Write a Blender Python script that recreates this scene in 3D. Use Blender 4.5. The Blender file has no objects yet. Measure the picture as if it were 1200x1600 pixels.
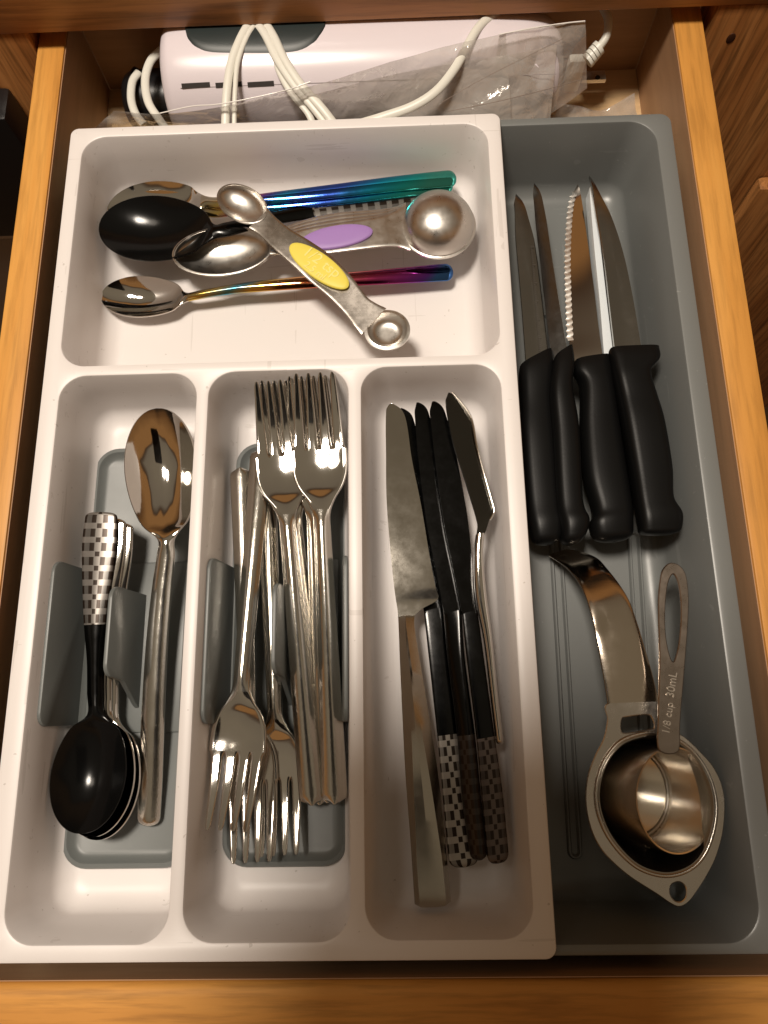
import bpy, bmesh, math, random
import numpy as np
from mathutils import Vector, Matrix
random.seed(4)

# ------------------------------------------------------------------ camera, world, lamps, exposure
S = bpy.context.scene
COL = S.collection
CAM = np.array([0.17351282, 0.0963093, 0.32419507])
ROT = np.array([[0.9994199, 0.02297549, 0.0251394],
                [-0.01575403, 0.96632458, -0.25684357],
                [-0.03019393, 0.25629853, 0.96612597]])
FPX = 1150.0
cd = bpy.data.cameras.new('camera')
cam = bpy.data.objects.new('camera', cd); COL.objects.link(cam)
cam.matrix_world = Matrix([[*ROT[0], CAM[0]], [*ROT[1], CAM[1]], [*ROT[2], CAM[2]], [0, 0, 0, 1]])
cd.sensor_fit = 'VERTICAL'; cd.sensor_height = 36; cd.lens = FPX/1600*36
cd.clip_start = 0.005; cd.clip_end = 50
S.camera = cam
S.view_settings.view_transform = 'Standard'
S.view_settings.look = 'None'
S.view_settings.exposure = 0
S.view_settings.gamma = 1

W = bpy.data.worlds.new('World'); S.world = W; W.use_nodes = True
wn = W.node_tree; bg = wn.nodes['Background']
tc = wn.nodes.new('ShaderNodeTexCoord')
nz = wn.nodes.new('ShaderNodeTexNoise'); nz.inputs['Scale'].default_value = 2.0; nz.inputs['Detail'].default_value = 1
# the unlit kitchen around: dim floor, oak cupboards at eye level, dull ceiling above
sx = wn.nodes.new('ShaderNodeSeparateXYZ'); wn.links.new(tc.outputs['Generated'], sx.inputs[0]); wn.links.new(tc.outputs['Generated'], nz.inputs['Vector'])
ad = wn.nodes.new('ShaderNodeMath'); ad.operation = 'MULTIPLY_ADD'; ad.inputs[1].default_value = .34
wn.links.new(nz.outputs['Fac'], ad.inputs[0])
ay = wn.nodes.new('ShaderNodeMath'); ay.operation = 'ABSOLUTE'; wn.links.new(sx.outputs[1], ay.inputs[0])
sb = wn.nodes.new('ShaderNodeMath'); sb.operation = 'MULTIPLY_ADD'; sb.inputs[1].default_value = -.42
wn.links.new(ay.outputs[0], sb.inputs[0]); wn.links.new(sx.outputs[2], sb.inputs[2]); wn.links.new(sb.outputs[0], ad.inputs[2])
rp = wn.nodes.new('ShaderNodeValToRGB'); re = rp.color_ramp.elements
while len(re) < 8: re.new(.5)
for e_, (p_, c_) in zip(re, [(.0, (.010, .006, .004)), (.22, (.03, .018, .010)), (.30, (.11, .05, .018)), (.50, (.27, .13, .045)), (.66, (.27, .13, .045)), (.69, (.06, .035, .02)), (.76, (.17, .135, .095)), (1.0, (.20, .16, .11))]):
    e_.position = p_; e_.color = (*c_, 1)
wn.links.new(ad.outputs[0], rp.inputs['Fac']); wn.links.new(rp.outputs['Color'], bg.inputs['Color'])
bg.inputs['Strength'].default_value = 1.0

def lamp(name, loc, target, energy, size, color):
    l = bpy.data.lights.new(name, 'AREA'); l.shape = 'DISK'; l.size = size; l.energy = energy; l.color = color
    o = bpy.data.objects.new(name, l); COL.objects.link(o); o.location = loc
    o.rotation_euler = (Vector(target)-Vector(loc)).to_track_quat('-Z', 'Y').to_euler()
    return o
lamp('ceiling_lamp', (-0.05, 0.28, 1.20), (0.08, 0.28, 0), 15.5, 0.24, (1.0, .89, .765))
lamp('ceiling_lamp', (-0.30, 0.34, 1.20), (0.05, 0.26, 0), 1.4, 0.26, (1.0, .87, .72))

# ------------------------------------------------------------------ measuring helpers
def U(x, y, z):
    """point at height z lying on the sight line of photograph pixel x, y"""
    d = ROT @ np.array([(x-600)/FPX, -(y-800)/FPX, -1.0]); t = (z-CAM[2])/d[2]
    return CAM + d*t
def mpp(x, y, z):
    return np.linalg.norm(U(x+.5, y, z)-U(x-.5, y, z))

# ------------------------------------------------------------------ scene graph helpers
def tag(o, label=None, cat=None, group=None, kind=None):
    if label: o['label'] = label
    if cat: o['category'] = cat
    if group: o['group'] = group
    if kind: o['kind'] = kind
    return o
def thing(name, label, cat, loc=(0, 0, 0), group=None):
    o = bpy.data.objects.new(name, None); COL.objects.link(o); o.location = loc
    o.empty_display_size = .01
    return tag(o, label, cat, group)
def link(name, me, mat, parent=None, smooth=40):
    if mat and not me.materials: me.materials.append(mat)
    if smooth is not None:
        me.polygons.foreach_set('use_smooth', [True]*len(me.polygons))
        me.set_sharp_from_angle(angle=math.radians(smooth))
    o = bpy.data.objects.new(name, me); COL.objects.link(o)
    if parent: o.parent = parent
    return o
def origin(parent):
    p = Vector((0, 0, 0))
    while parent is not None:
        p += Vector(parent.location); parent = parent.parent
    return np.array(p)
def mesh(name, vs, fs, mat, parent=None, smooth=40, uvs=None, recalc=True):
    o0 = origin(parent)
    me = bpy.data.meshes.new(name)
    me.from_pydata([tuple(np.asarray(v, float)-o0) for v in vs], [], fs)
    if uvs is not None:
        ul = me.uv_layers.new(name='UVMap')
        for i, l in enumerate(me.loops): ul.data[i].uv = uvs[l.vertex_index]
    if recalc:
        bm = bmesh.new(); bm.from_mesh(me); bmesh.ops.recalc_face_normals(bm, faces=bm.faces); bm.to_mesh(me); bm.free()
    return link(name, me, mat, parent, smooth)
def copy_tree(o, parent=None):
    c = o.copy(); COL.objects.link(c); c.parent = parent
    for ch in list(o.children): copy_tree(ch, c)
    return c

# ------------------------------------------------------------------ materials
def mat(name, color, rough=.5, metal=0., spec=.5, coat=0.):
    m = bpy.data.materials.new(name); m.use_nodes = True
    b = m.node_tree.nodes['Principled BSDF']
    b.inputs['Base Color'].default_value = (*color, 1); b.inputs['Roughness'].default_value = rough
    b.inputs['Metallic'].default_value = metal; b.inputs['Specular IOR Level'].default_value = spec
    b.inputs['Coat Weight'].default_value = coat
    return m
def N(m, t, **k):
    n = m.node_tree.nodes.new(t)
    for a, v in k.items(): setattr(n, a, v)
    return n
def L(m, a, b): m.node_tree.links.new(a, b)
def math_(m, op, a, b=None, c=None):
    n = N(m, 'ShaderNodeMath', operation=op)
    for i, v in enumerate((a, b, c)):
        if v is None: continue
        if isinstance(v, (int, float)): n.inputs[i].default_value = v
        else: L(m, v, n.inputs[i])
    return n.outputs[0]
def bsdf(m): return m.node_tree.nodes['Principled BSDF']
def bump(m, height, strength=.2, dist=.0005):
    n = N(m, 'ShaderNodeBump'); n.inputs['Strength'].default_value = strength; n.inputs['Distance'].default_value = dist
    L(m, height, n.inputs['Height']); L(m, n.outputs[0], bsdf(m).inputs['Normal'])
def coords(m, scale=(1, 1, 1), kind='Object'):
    t = N(m, 'ShaderNodeTexCoord'); mp = N(m, 'ShaderNodeMapping'); mp.inputs['Scale'].default_value = scale
    L(m, t.outputs[kind], mp.inputs['Vector']); return mp.outputs[0]
def noise(m, vec, scale, detail=3, rough=.5, dist=0.):
    n = N(m, 'ShaderNodeTexNoise'); n.inputs['Scale'].default_value = scale; n.inputs['Detail'].default_value = detail
    n.inputs['Roughness'].default_value = rough; n.inputs['Distortion'].default_value = dist
    L(m, vec, n.inputs['Vector']); return n.outputs['Fac']
def ramp(m, fac, stops, interp='LINEAR'):
    r = N(m, 'ShaderNodeValToRGB'); e = r.color_ramp.elements; r.color_ramp.interpolation = interp
    while len(e) < len(stops): e.new(.5)
    for i, (p, c) in enumerate(stops): e[i].position = p; e[i].color = (*c, 1)
    L(m, fac, r.inputs['Fac']); return r.outputs['Color']
def mixc(m, fac, a, b, mode='MIX'):
    n = N(m, 'ShaderNodeMix', data_type='RGBA', blend_type=mode)
    for i, v in ((0, fac), (6, a), (7, b)):
        if isinstance(v, (int, float)): n.inputs[i].default_value = v
        elif isinstance(v, tuple): n.inputs[i].default_value = (*v, 1)
        else: L(m, v, n.inputs[i])
    return n.outputs[2]

def wood(name, stops, stretch, scale=60, rough=.42, fleck=.35, fine=1.0):
    """grain runs along the axis whose stretch value is small"""
    m = mat(name, (.5, .3, .1), rough, spec=.35)
    v = coords(m, stretch)
    a = noise(m, v, scale, 5, .55, .6)
    b = noise(m, v, scale*6, 4, .6, .2)
    c = noise(m, coords(m, tuple(.35+s*.4 for s in stretch)), scale*.35, 3, .5)
    f = math_(m, 'ADD', math_(m, 'MULTIPLY', a, .75), math_(m, 'MULTIPLY', c, .25))
    col = ramp(m, f, stops)
    fl = ramp(m, b, [(.32, (1-fleck,)*3), (.56, (1, 1, 1))])
    col = mixc(m, fine, col, fl, 'MULTIPLY')
    L(m, col, bsdf(m).inputs['Base Color'])
    bump(m, b, .12, .0004)
    return m
maple_st = [(.28, (.50, .215, .040)), (.5, (.62, .29, .062)), (.72, (.71, .365, .09))]
W_Y = wood('maple_edge_along', maple_st, (1, .07, 1), 55, .48, .22)
W_X = wood('maple_edge_across', maple_st, (.07, 1, 1), 55, .62, .30)
inner_st = [(.3, (.34, .19, .10)), (.5, (.40, .235, .13)), (.7, (.46, .28, .16))]
WI_Y = wood('drawer_inner_along', inner_st, (1, .06, .6), 50, .5, .12)
WI_X = wood('drawer_inner_across', inner_st, (.06, 1, .6), 50, .5, .12)
bot_st = [(.3, (.58, .38, .19)), (.5, (.66, .45, .24)), (.7, (.72, .52, .30))]
WB = wood('drawer_bottom_ply', bot_st, (.08, 1, 1), 60, .55, .15)
oak_st = [(.25, (.22, .078, .022)), (.45, (.38, .155, .046)), (.6, (.48, .215, .07)), (.8, (.55, .28, .10))]
OAK_Z = wood('oak_upright', oak_st, (1.6, 1, .07), 42, .35, .55)
OAK_X = wood('oak_across', oak_st, (.07, 1, 1.4), 42, .35, .4)

def plastic(name, col, rough, bumpy=.03, spec=.5):
    m = mat(name, col, rough, spec=spec)
    v = coords(m)
    n1 = noise(m, v, 900, 2)
    bump(m, n1, bumpy, .0002)
    n2 = noise(m, v, 35, 4)
    r = N(m, 'ShaderNodeMapRange'); r.inputs[3].default_value = rough-.05; r.inputs[4].default_value = rough+.07
    L(m, n2, r.inputs[0]); L(m, r.outputs[0], bsdf(m).inputs['Roughness'])
    return m
WHITE = plastic('white_plastic', (.75, .715, .70), .40)
def scuffs(m, base, dirt, lo, hi):
    """faint scratches and specks of wear in the plastic"""
    a = noise(m, coords(m, (1, .04, 1)), 260, 2, .5, .4); b = noise(m, coords(m, (.05, 1, 1)), 230, 2, .5, .4); c = noise(m, coords(m), 26, 3)
    sc_ = math_(m, 'MULTIPLY', math_(m, 'MAXIMUM', math_(m, 'GREATER_THAN', a, lo), math_(m, 'GREATER_THAN', b, lo+.01)), math_(m, 'GREATER_THAN', c, .52))
    sp_ = math_(m, 'GREATER_THAN', noise(m, coords(m), 420, 1), hi)
    f = math_(m, 'MAXIMUM', math_(m, 'MULTIPLY', sc_, .22), math_(m, 'MULTIPLY', sp_, .45))
    L(m, mixc(m, f, base, dirt), bsdf(m).inputs['Base Color'])
scuffs(WHITE, (.75, .715, .70), (.36, .32, .28), .68, .775)
GREY = plastic('grey_plastic', (.168, .176, .172), .34, .05)
scuffs(GREY, (.168, .176, .172), (.30, .31, .30), .69, .79)
INSERT = plastic('insert_plastic', (.135, .146, .142), .40, .05)
BLACKP = plastic('black_handle_plastic', (.0045, .0045, .0045), .36, .1, .16)
BLACKG = mat('black_gloss', (.003, .003, .003), .16, spec=.22)
APPL = plastic('appliance_black', (.008, .008, .009), .3)
MIXW = mat('appliance_white', (.72, .66, .70), .24, spec=.5)
MIXG = mat('grip_rubber', (.022, .030, .030), .42)
SLOT = mat('slot_dark', (.02, .014, .012), .6)
CORDM = mat('cord_vinyl', (.74, .73, .66), .38)
PURPLE = mat('purple_silicone', (.34, .20, .50), .5)
YELLOW = mat('yellow_silicone', (.78, .66, .10), .5)
YTEXT = mat('yellow_print', (.84, .76, .26), .5)
HOLE = mat('shadow_gap', (.01, .008, .006), .9)
BLOCKER_GLASS = mat('blocker_glass', (.01, .012, .02), .1)

def metal(name, col=(.62, .59, .55), rough=.12, scratch=.0, brushed=None):
    m = mat(name, col, rough, 1.)
    v = coords(m)
    n1 = noise(m, v, 140, 6, .7)
    r = N(m, 'ShaderNodeMapRange'); r.inputs[1].default_value = .3; r.inputs[2].default_value = .7; r.inputs[3].default_value = max(.02, rough*.82); r.inputs[4].default_value = rough*1.28
    L(m, n1, r.inputs[0]); L(m, r.outputs[0], bsdf(m).inputs['Roughness'])
    if brushed:
        n2 = noise(m, coords(m, brushed), 350, 3, .6)
        bump(m, n2, .14, .0002)
        bsdf(m).inputs['Anisotropic'].default_value = .5
    elif scratch:
        n2 = noise(m, v, 900, 4, .7)
        bump(m, n2, scratch, .0002)
    return m
CHROME = metal('polished_steel', (.70, .67, .63), .055, .02)
SATIN = metal('satin_steel', (.64, .61, .57), .30, .05)
BRUSH = metal('brushed_steel', (.60, .555, .50), .24, brushed=(1, .05, 1))
BRUSHX = metal('brushed_steel_across', (.50, .46, .42), .25, brushed=(.05, 1, 1))
BLADE = metal('blade_steel', (.50, .47, .42), .065)
BLADED = metal('dull_blade', (.34, .33, .31), .16, brushed=(1, .04, 1))
BLADEM = metal('mirror_blade', (.66, .60, .54), .05)
DARKST = metal('black_steel', (.024, .024, .024), .17, .03)
WORN = metal('worn_steel', (.66, .63, .58), .13, .30)

def radial(name, col, rough, an=.6):
    m = mat(name, col, rough, 1.)
    tn = N(m, 'ShaderNodeTangent', direction_type='RADIAL', axis='Z'); L(m, tn.outputs[0], bsdf(m).inputs['Tangent'])
    bsdf(m).inputs['Anisotropic'].default_value = an; bsdf(m).inputs['Anisotropic Rotation'].default_value = .25
    sp = N(m, 'ShaderNodeSeparateXYZ'); L(m, coords(m), sp.inputs[0])
    n2 = N(m, 'ShaderNodeTexNoise', noise_dimensions='1D'); n2.inputs['Scale'].default_value = 5000; L(m, sp.outputs[2], n2.inputs['W'])
    bump(m, n2.outputs['Fac'], .10, .0002)
    return m
def rainbow(name, u0, u1, rev=False):
    """titanium rainbow coating: the colour runs along the handle (UV u is metres along)"""
    m = metal(name, (.6, .6, .6), .10)
    uv = N(m, 'ShaderNodeUVMap'); sp = N(m, 'ShaderNodeSeparateXYZ'); L(m, uv.outputs[0], sp.inputs[0])
    mr = N(m, 'ShaderNodeMapRange'); mr.inputs[1].default_value = u0; mr.inputs[2].default_value = u1
    w = noise(m, coords(m, (1, 1, 1)), 28, 2)
    u = math_(m, 'ADD', sp.outputs[0], math_(m, 'MULTIPLY', math_(m, 'SUBTRACT', w, .5), .020))
    u = math_(m, 'ADD', u, math_(m, 'MULTIPLY', sp.outputs[1], .006))
    L(m, u, mr.inputs[0])
    st = ([(0, (.62, .56, .44)), (.08, (.75, .55, .16)), (.16, (.55, .12, .30)), (.24, (.10, .10, .55)), (.33, (.03, .32, .62)),
           (.42, (.04, .12, .55)), (.58, (.05, .12, .55)), (.74, (.02, .34, .58)), (.9, (.03, .48, .48)), (1, (.08, .44, .38))] if not rev else
          [(0, (.62, .56, .44)), (.10, (.78, .58, .14)), (.20, (.10, .40, .60)), (.27, (.70, .50, .12)), (.4, (.66, .30, .10)),
           (.58, (.58, .14, .10)), (.74, (.46, .05, .14)), (.88, (.34, .04, .28)), (.96, (.18, .05, .40)), (1, (.06, .16, .42))])
    L(m, ramp(m, mr.outputs[0], st), bsdf(m).inputs['Base Color'])
    return m

def checker(name, period, light=(.42, .39, .36), phase=0.):
    """woven check print: tall dark blocks in rows, small dark squares between; UV u metres along, v -1..1 across"""
    m = mat(name, (.3, .3, .3), .3, .55)
    uv = N(m, 'ShaderNodeUVMap'); sp = N(m, 'ShaderNodeSeparateXYZ'); L(m, uv.outputs[0], sp.inputs[0])
    f = math_(m, 'FRACT', math_(m, 'ADD', math_(m, 'DIVIDE', sp.outputs[0], period), phase+50.))
    av = math_(m, 'ABSOLUTE', sp.outputs[1])
    row = math_(m, 'LESS_THAN', math_(m, 'ABSOLUTE', math_(m, 'SUBTRACT', f, .5)), .29)
    c1 = math_(m, 'LESS_THAN', math_(m, 'ABSOLUTE', math_(m, 'SUBTRACT', av, .38)), .15)
    c2 = math_(m, 'GREATER_THAN', av, .88)
    a = math_(m, 'MULTIPLY', row, math_(m, 'MAXIMUM', c1, c2))
    b = math_(m, 'MULTIPLY', math_(m, 'SUBTRACT', 1., row), math_(m, 'LESS_THAN', av, .15))
    b = math_(m, 'MULTIPLY', b, math_(m, 'GREATER_THAN', math_(m, 'ABSOLUTE', math_(m, 'SUBTRACT', f, .5)), .33))
    dark = math_(m, 'MAXIMUM', a, b)
    stripe = math_(m, 'MAXIMUM', math_(m, 'SUBTRACT', 1., row), math_(m, 'LESS_THAN', av, .2))
    lt = mixc(m, stripe, tuple(c*.55 for c in light), light)
    L(m, mixc(m, dark, lt, (.022, .013, .008)), bsdf(m).inputs['Base Color'])
    return m
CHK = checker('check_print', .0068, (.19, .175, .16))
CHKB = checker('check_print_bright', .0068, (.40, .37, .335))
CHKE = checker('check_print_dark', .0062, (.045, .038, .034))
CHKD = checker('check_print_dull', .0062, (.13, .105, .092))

# ------------------------------------------------------------------ shape helpers
def catmull(P, n):
    P = np.array(P, float)
    if len(P) == 2: 
        t = np.linspace(0, 1, n+1)[:, None]; return P[0]*(1-t)+P[1]*t
    Q = np.vstack([2*P[0]-P[1], P, 2*P[-1]-P[-2]]); out = []
    for i in range(1, len(Q)-2):
        p0, p1, p2, p3 = Q[i-1], Q[i], Q[i+1], Q[i+2]
        for k in range(n):
            t = k/n
            out.append(.5*((2*p1)+(-p0+p2)*t+(2*p0-5*p1+4*p2-p3)*t*t+(-p0+3*p1-3*p2+p3)*t**3))
    out.append(P[-1]); return np.array(out)

def stations(px, n=10, r0=0, r1=0, e0=2., e1=2., edges=False):
    """px rows: (x, y, width, z, crown[, roll, thick]) or, with edges, (xl, yl, xr, yr, z, crown[, roll, thick]).
    Returns dense frames: centre, side unit, up unit, half width, crown, thick scale, length."""
    rows = []
    for r in px:
        if edges:
            xl, yl, xr, yr, z, c = r[:6]; ex = r[6:]
            a = U(xl, yl, z); b = U(xr, yr, z); ctr = (a+b)/2; hw = np.linalg.norm(b-a)/2
            sd = (b-a)/np.linalg.norm(b-a)
        else:
            x, y, w, z, c = r[:5]; ex = r[5:]
            ctr = U(x, y, z); hw = w/2*mpp(x, y, z); sd = np.zeros(3)
        roll = ex[0] if len(ex) > 0 else 0; th = ex[1] if len(ex) > 1 else 1
        rows.append([*ctr, hw, c, roll, th, *sd])
    D = catmull(rows, n)
    D[:, 3] = np.maximum(D[:, 3], 1e-5)
    # densify round ends
    seg = np.linalg.norm(np.diff(D[:, :3], axis=0), axis=1); s = np.concatenate([[0], np.cumsum(seg)]); Ls = s[-1]
    extra = []
    if r0: extra += [r0*(1-math.cos(a)) for a in np.linspace(0, math.pi/2, 9)]
    if r1: extra += [Ls-r1*(1-math.cos(a)) for a in np.linspace(0, math.pi/2, 9)]
    keep = [v for v in s if (not r0 or v > r0) and (not r1 or v < Ls-r1)]
    ss = np.array(sorted(set(np.round(keep+extra, 7))))
    D = np.stack([np.interp(ss, s, D[:, k]) for k in range(D.shape[1])], 1)
    f = np.ones(len(ss))
    if r0:
        q = np.clip(1-ss/r0, 0, 1); f *= np.maximum(1-q**e0, 0)**(1/e0)
    if r1:
        q = np.clip(1-(Ls-ss)/r1, 0, 1); f *= np.maximum(1-q**e1, 0)**(1/e1)
    D[:, 3] *= np.maximum(f, .015); D[:, 4] *= f
    T = np.gradient(D[:, :3], axis=0); T /= np.linalg.norm(T, axis=1)[:, None]
    fr = []
    for i in range(len(ss)):
        t = T[i]
        if edges:
            sd = D[i, 7:10]; sd = sd/np.linalg.norm(sd)
        else:
            sd = np.cross(t, [0, 0, 1]); sd /= np.linalg.norm(sd)
        up = np.cross(sd, t); up /= np.linalg.norm(up)
        if up[2] < 0: up = -up
        a = D[i, 5]
        if a: sd, up = sd*math.cos(a)+up*math.sin(a), up*math.cos(a)-sd*math.sin(a)
        fr.append((D[i, :3], sd, up, D[i, 3], D[i, 4], D[i, 6], ss[i]))
    return fr

def ring_sheet(c, sd, up, hw, crown, t, nv, power=2., va=-1., vb=1.):
    """cross-section of a pressed sheet: crowned (or dished) top, parallel back, round edges"""
    pts = []; vs = np.linspace(va, vb, nv)
    hh = t/2
    for v in vs: pts.append((v*hw, crown*(1-abs(v)**power), v))
    xe, ze = pts[-1][0], pts[-1][1]
    for a in (45, 90, 135): pts.append((xe+hh*.8*math.sin(math.radians(a)), ze-hh+hh*math.cos(math.radians(a)), vb))
    for v in vs[::-1]: pts.append((v*hw, crown*(1-abs(v)**power)-t, v))
    xe, ze = pts[0][0], pts[0][1]
    for a in (135, 90, 45): pts.append((xe-hh*.8*math.sin(math.radians(a)), ze-hh+hh*math.cos(math.radians(a)), va))
    return [c+sd*x+up*z for x, z, v in pts], [v for x, z, v in pts]
def ring_solid(c, sd, up, hw, h, e, n=20, e2=None):
    pts = []; vv = []
    for i in range(n):
        a = 2*math.pi*i/n; cx, sx = math.cos(a), math.sin(a)
        x = math.copysign(abs(cx)**e, cx)*hw; z = math.copysign(abs(sx)**e, sx)*h
        pts.append(c+sd*x+up*z); vv.append(x/max(hw, 1e-6))
    return pts, vv
def ring_blade(c, sd, up, hw, ts, te, side):
    """wedge: spine half thickness ts on one side, edge te on the other"""
    a, b = (ts, te) if side > 0 else (te, ts)
    P = [(-hw, a), (-hw*.3, (a*.7+b*.3)*1.0), (hw*.5, (a*.25+b*.75)*1.0), (hw, b), (hw, -b), (hw*.5, -(a*.25+b*.75)), (-hw*.3, -(a*.7+b*.3)), (-hw, -a)]
    return [c+sd*x+up*z for x, z in P], [x/max(hw, 1e-6) for x, z in P]

def skin(rings, uvv, svals, capa=True, capb=True):
    n = len(rings[0]); vs = [p for r in rings for p in r]; fs = []
    uvs = [(s, v) for s, r in zip(svals, uvv) for v in r]
    for i in range(len(rings)-1):
        for j in range(n):
            k = (j+1) % n
            fs.append((i*n+j, i*n+k, (i+1)*n+k, (i+1)*n+j))
    if capa: fs.append(tuple(range(n))[::-1])
    if capb: fs.append(tuple(range((len(rings)-1)*n, len(rings)*n)))
    return vs, fs, uvs

def split_build(fr, ringf, parts, parent, smooth=50):
    """parts: list of (name, material, s_from, s_to) as fractions of the length; no overlap, shared ring positions"""
    Ls = fr[-1][6]; out = []
    data = [ringf(f) for f in fr]
    idx = [0]
    for (_, _, a, b) in parts:
        j = min(range(len(fr)), key=lambda k: abs(fr[k][6]-b*Ls)); idx.append(max(j, idx[-1]+1))
    idx[-1] = len(fr)-1
    for q, (name, mt, a, b) in enumerate(parts):
        i0, i1 = idx[q], idx[q+1]
        R = [data[k][0] for k in range(i0, i1+1)]; V = [data[k][1] for k in range(i0, i1+1)]; s = [fr[k][6] for k in range(i0, i1+1)]
        vs, fs, uvs = skin(R, V, s, q == 0, q == len(parts)-1)
        out.append(mesh(name, vs, fs, mt, parent, smooth, uvs))
    return out

def sheet_item(parent, px, parts, t=.0013, nv=13, n=10, r0=0, r1=0, e0=2., e1=2., edges=False, power=2., smooth=50):
    fr = stations(px, n, r0, r1, e0, e1, edges)
    return split_build(fr, lambda f: ring_sheet(f[0], f[1], f[2], f[3], f[4], t*f[5], nv, power), parts, parent, smooth)
def solid_item(parent, px, parts, h=.004, e=.8, n=10, r0=0, r1=0, e0=2., e1=2., edges=False, smooth=50, nr=24):
    fr = stations(px, n, r0, r1, e0, e1, edges)
    def rf(f):
        k = 1.
        if r0: k *= max(.05, 1-max(0, 1-f[6]/r0)**3)**.5
        if r1: k *= max(.05, 1-max(0, 1-(fr[-1][6]-f[6])/r1)**3)**.5
        return ring_solid(f[0], f[1], f[2], f[3], h*f[5]*k, e, nr)
    return split_build(fr, rf, parts, parent, smooth)

def tube(name, P, r, mt, parent=None, n=8, k=10, flat=1., ends=True):
    C = catmull(P, n); T = np.gradient(C, axis=0); T /= np.linalg.norm(T, axis=1)[:, None]
    up = np.array([.1, -.3, 1.]); rings = []
    for c, t in zip(C, T):
        sd = np.cross(t, up); sd /= np.linalg.norm(sd); u2 = np.cross(sd, t); up = u2
        rings.append([c+sd*r*flat*math.cos(a)+u2*r*math.sin(a) for a in np.linspace(0, 2*math.pi, k, endpoint=False)])
    vs, fs, uvs = skin(rings, [[0]*k]*len(rings), [0]*len(rings))
    return mesh(name, vs, fs, mt, parent, 60)

def box(name, a, b, mt, parent=None, bevel=.0, kind=None, seg=2):
    o0 = origin(parent); bm = bmesh.new(); bmesh.ops.create_cube(bm, size=1)
    a = np.array(a, float); b = np.array(b, float)
    for v in bm.verts: v.co = Vector((a+b)/2-o0+np.array(v.co)*(b-a))
    if bevel: bmesh.ops.bevel(bm, geom=list(bm.edges), offset=bevel, segments=seg, affect='EDGES', profile=.6)
    me = bpy.data.meshes.new(name); bm.to_mesh(me); bm.free()
    o = link(name, me, mt, parent, 40)
    if kind: o['kind'] = kind
    return o

def rr(x0, y0, x1, y1, r, n=8):
    pts = []
    for cx, cy, a0 in ((x1-r, y1-r, 0), (x0+r, y1-r, 90), (x0+r, y0+r, 180), (x1-r, y0+r, 270)):
        for k in range(n+1):
            a = math.radians(a0+90*k/n); pts.append((cx+r*math.cos(a), cy+r*math.sin(a)))
    return pts

def fill_with_holes(bm, outer, holes, z):
    """flat face with holes; returns vertex loops"""
    loops = []; edges = []
    for lp in [outer]+holes:
        vs = [bm.verts.new((*p, z)) for p in lp]
        for i in range(len(vs)): edges.append(bm.edges.new((vs[i], vs[(i+1) % len(vs)])))
        loops.append(vs)
    bmesh.ops.triangle_fill(bm, edges=edges, use_beauty=True)
    return loops
def bridge(bm, A, B):
    n = len(A)
    for i in range(n): bm.faces.new((A[i], A[(i+1) % n], B[(i+1) % n], B[i]))

def make_tray(parent, outer, ro, openings, zr, depth, draft, fil, skirt, mt, name, cn=8):
    """pressed tray: rim plate with cups; openings (x0, y0, x1, y1, r)"""
    x0, y0, x1, y1 = outer; e = .0012
    bm = bmesh.new()
    lo = rr(x0+e, y0+e, x1-e, y1-e, ro-e, cn)
    ho = [rr(a-e, b-e, c+e, d+e, r+e, cn) for a, b, c, d, r in openings]
    loops = fill_with_holes(bm, lo, ho, 0)
    prev = loops[0]
    for ins, z in ((e*.3, -e*.3), (0, -e), (0, -skirt)):
        cur = [bm.verts.new((*p, z)) for p in rr(x0+ins, y0+ins, x1-ins, y1-ins, ro-ins, cn)]
        bridge(bm, prev, cur); prev = cur
    for (a, b, c, d, r), lp in zip(openings, loops[1:]):
        prev = lp
        prof = [(-e*.3, -e*.3), (0, -e)]
        zz = depth-fil
        for k in (.5, 1): prof.append((draft*k, -e-(zz-e)*k))
        for k in range(1, 9):
            q = math.pi/2*k/8
            prof.append((draft+fil*(1-math.cos(q)), -zz-fil*math.sin(q)))
        for ins, z in prof:
            rad = max(r-ins*.55, .0035)
            cur = [bm.verts.new((*p, z)) for p in rr(a+ins, b+ins, c-ins, d-ins, rad, cn)]
            bridge(bm, prev, cur); prev = cur
        bm.faces.new(prev)
    bmesh.ops.recalc_face_normals(bm, faces=bm.faces)
    up = [f for f in bm.faces if abs(f.normal.z) > .9 and abs(f.calc_center_median().z) < 1e-5]
    if up and up[0].normal.z < 0: bmesh.ops.reverse_faces(bm, faces=bm.faces)
    o0 = origin(parent)
    for v in bm.verts: v.co += Vector((-o0[0], -o0[1], zr-o0[2]))
    me = bpy.data.meshes.new(name); bm.to_mesh(me); bm.free()
    o = link(name, me, mt, parent, 35)
    md = o.modifiers.new('thickness', 'SOLIDIFY'); md.thickness = .0014; md.offset = -1
    return o

# ------------------------------------------------------------------ THE SETTING: floor, drawer, cabinet
box('floor', (-2.5, -2.5, -.86), (2.5, 2.0, -.84), wood('floor_boards', [(.3, (.10, .06, .035)), (.7, (.2, .12, .07))], (1, .07, 1), 12, .4), kind='structure')

dr = thing('drawer', 'open honey coloured wooden drawer holding the white and grey cutlery trays', 'drawer', (.16, .24, -.07))
ZB = -.0585
box('side_panel', (-.0240, -.0068, -.075), (-.0087, .4838, 0), W_Y, dr, .0012)
box('side_panel', (.3277, -.0068, -.075), (.3434, .4838, 0), W_Y, dr, .0012)
box('back_panel', (-.0086, .4840, -.075), (.3276, .4980, -.004), WI_X, dr, .001)
box('bottom_panel', (-.0086, -.0066, -.064), (.3276, .4839, ZB), WB, dr)
box('front_panel', (-.06, -.0300, -.12), (.40, -.0070, -.0005), W_X, dr, .0055, seg=5)
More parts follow.
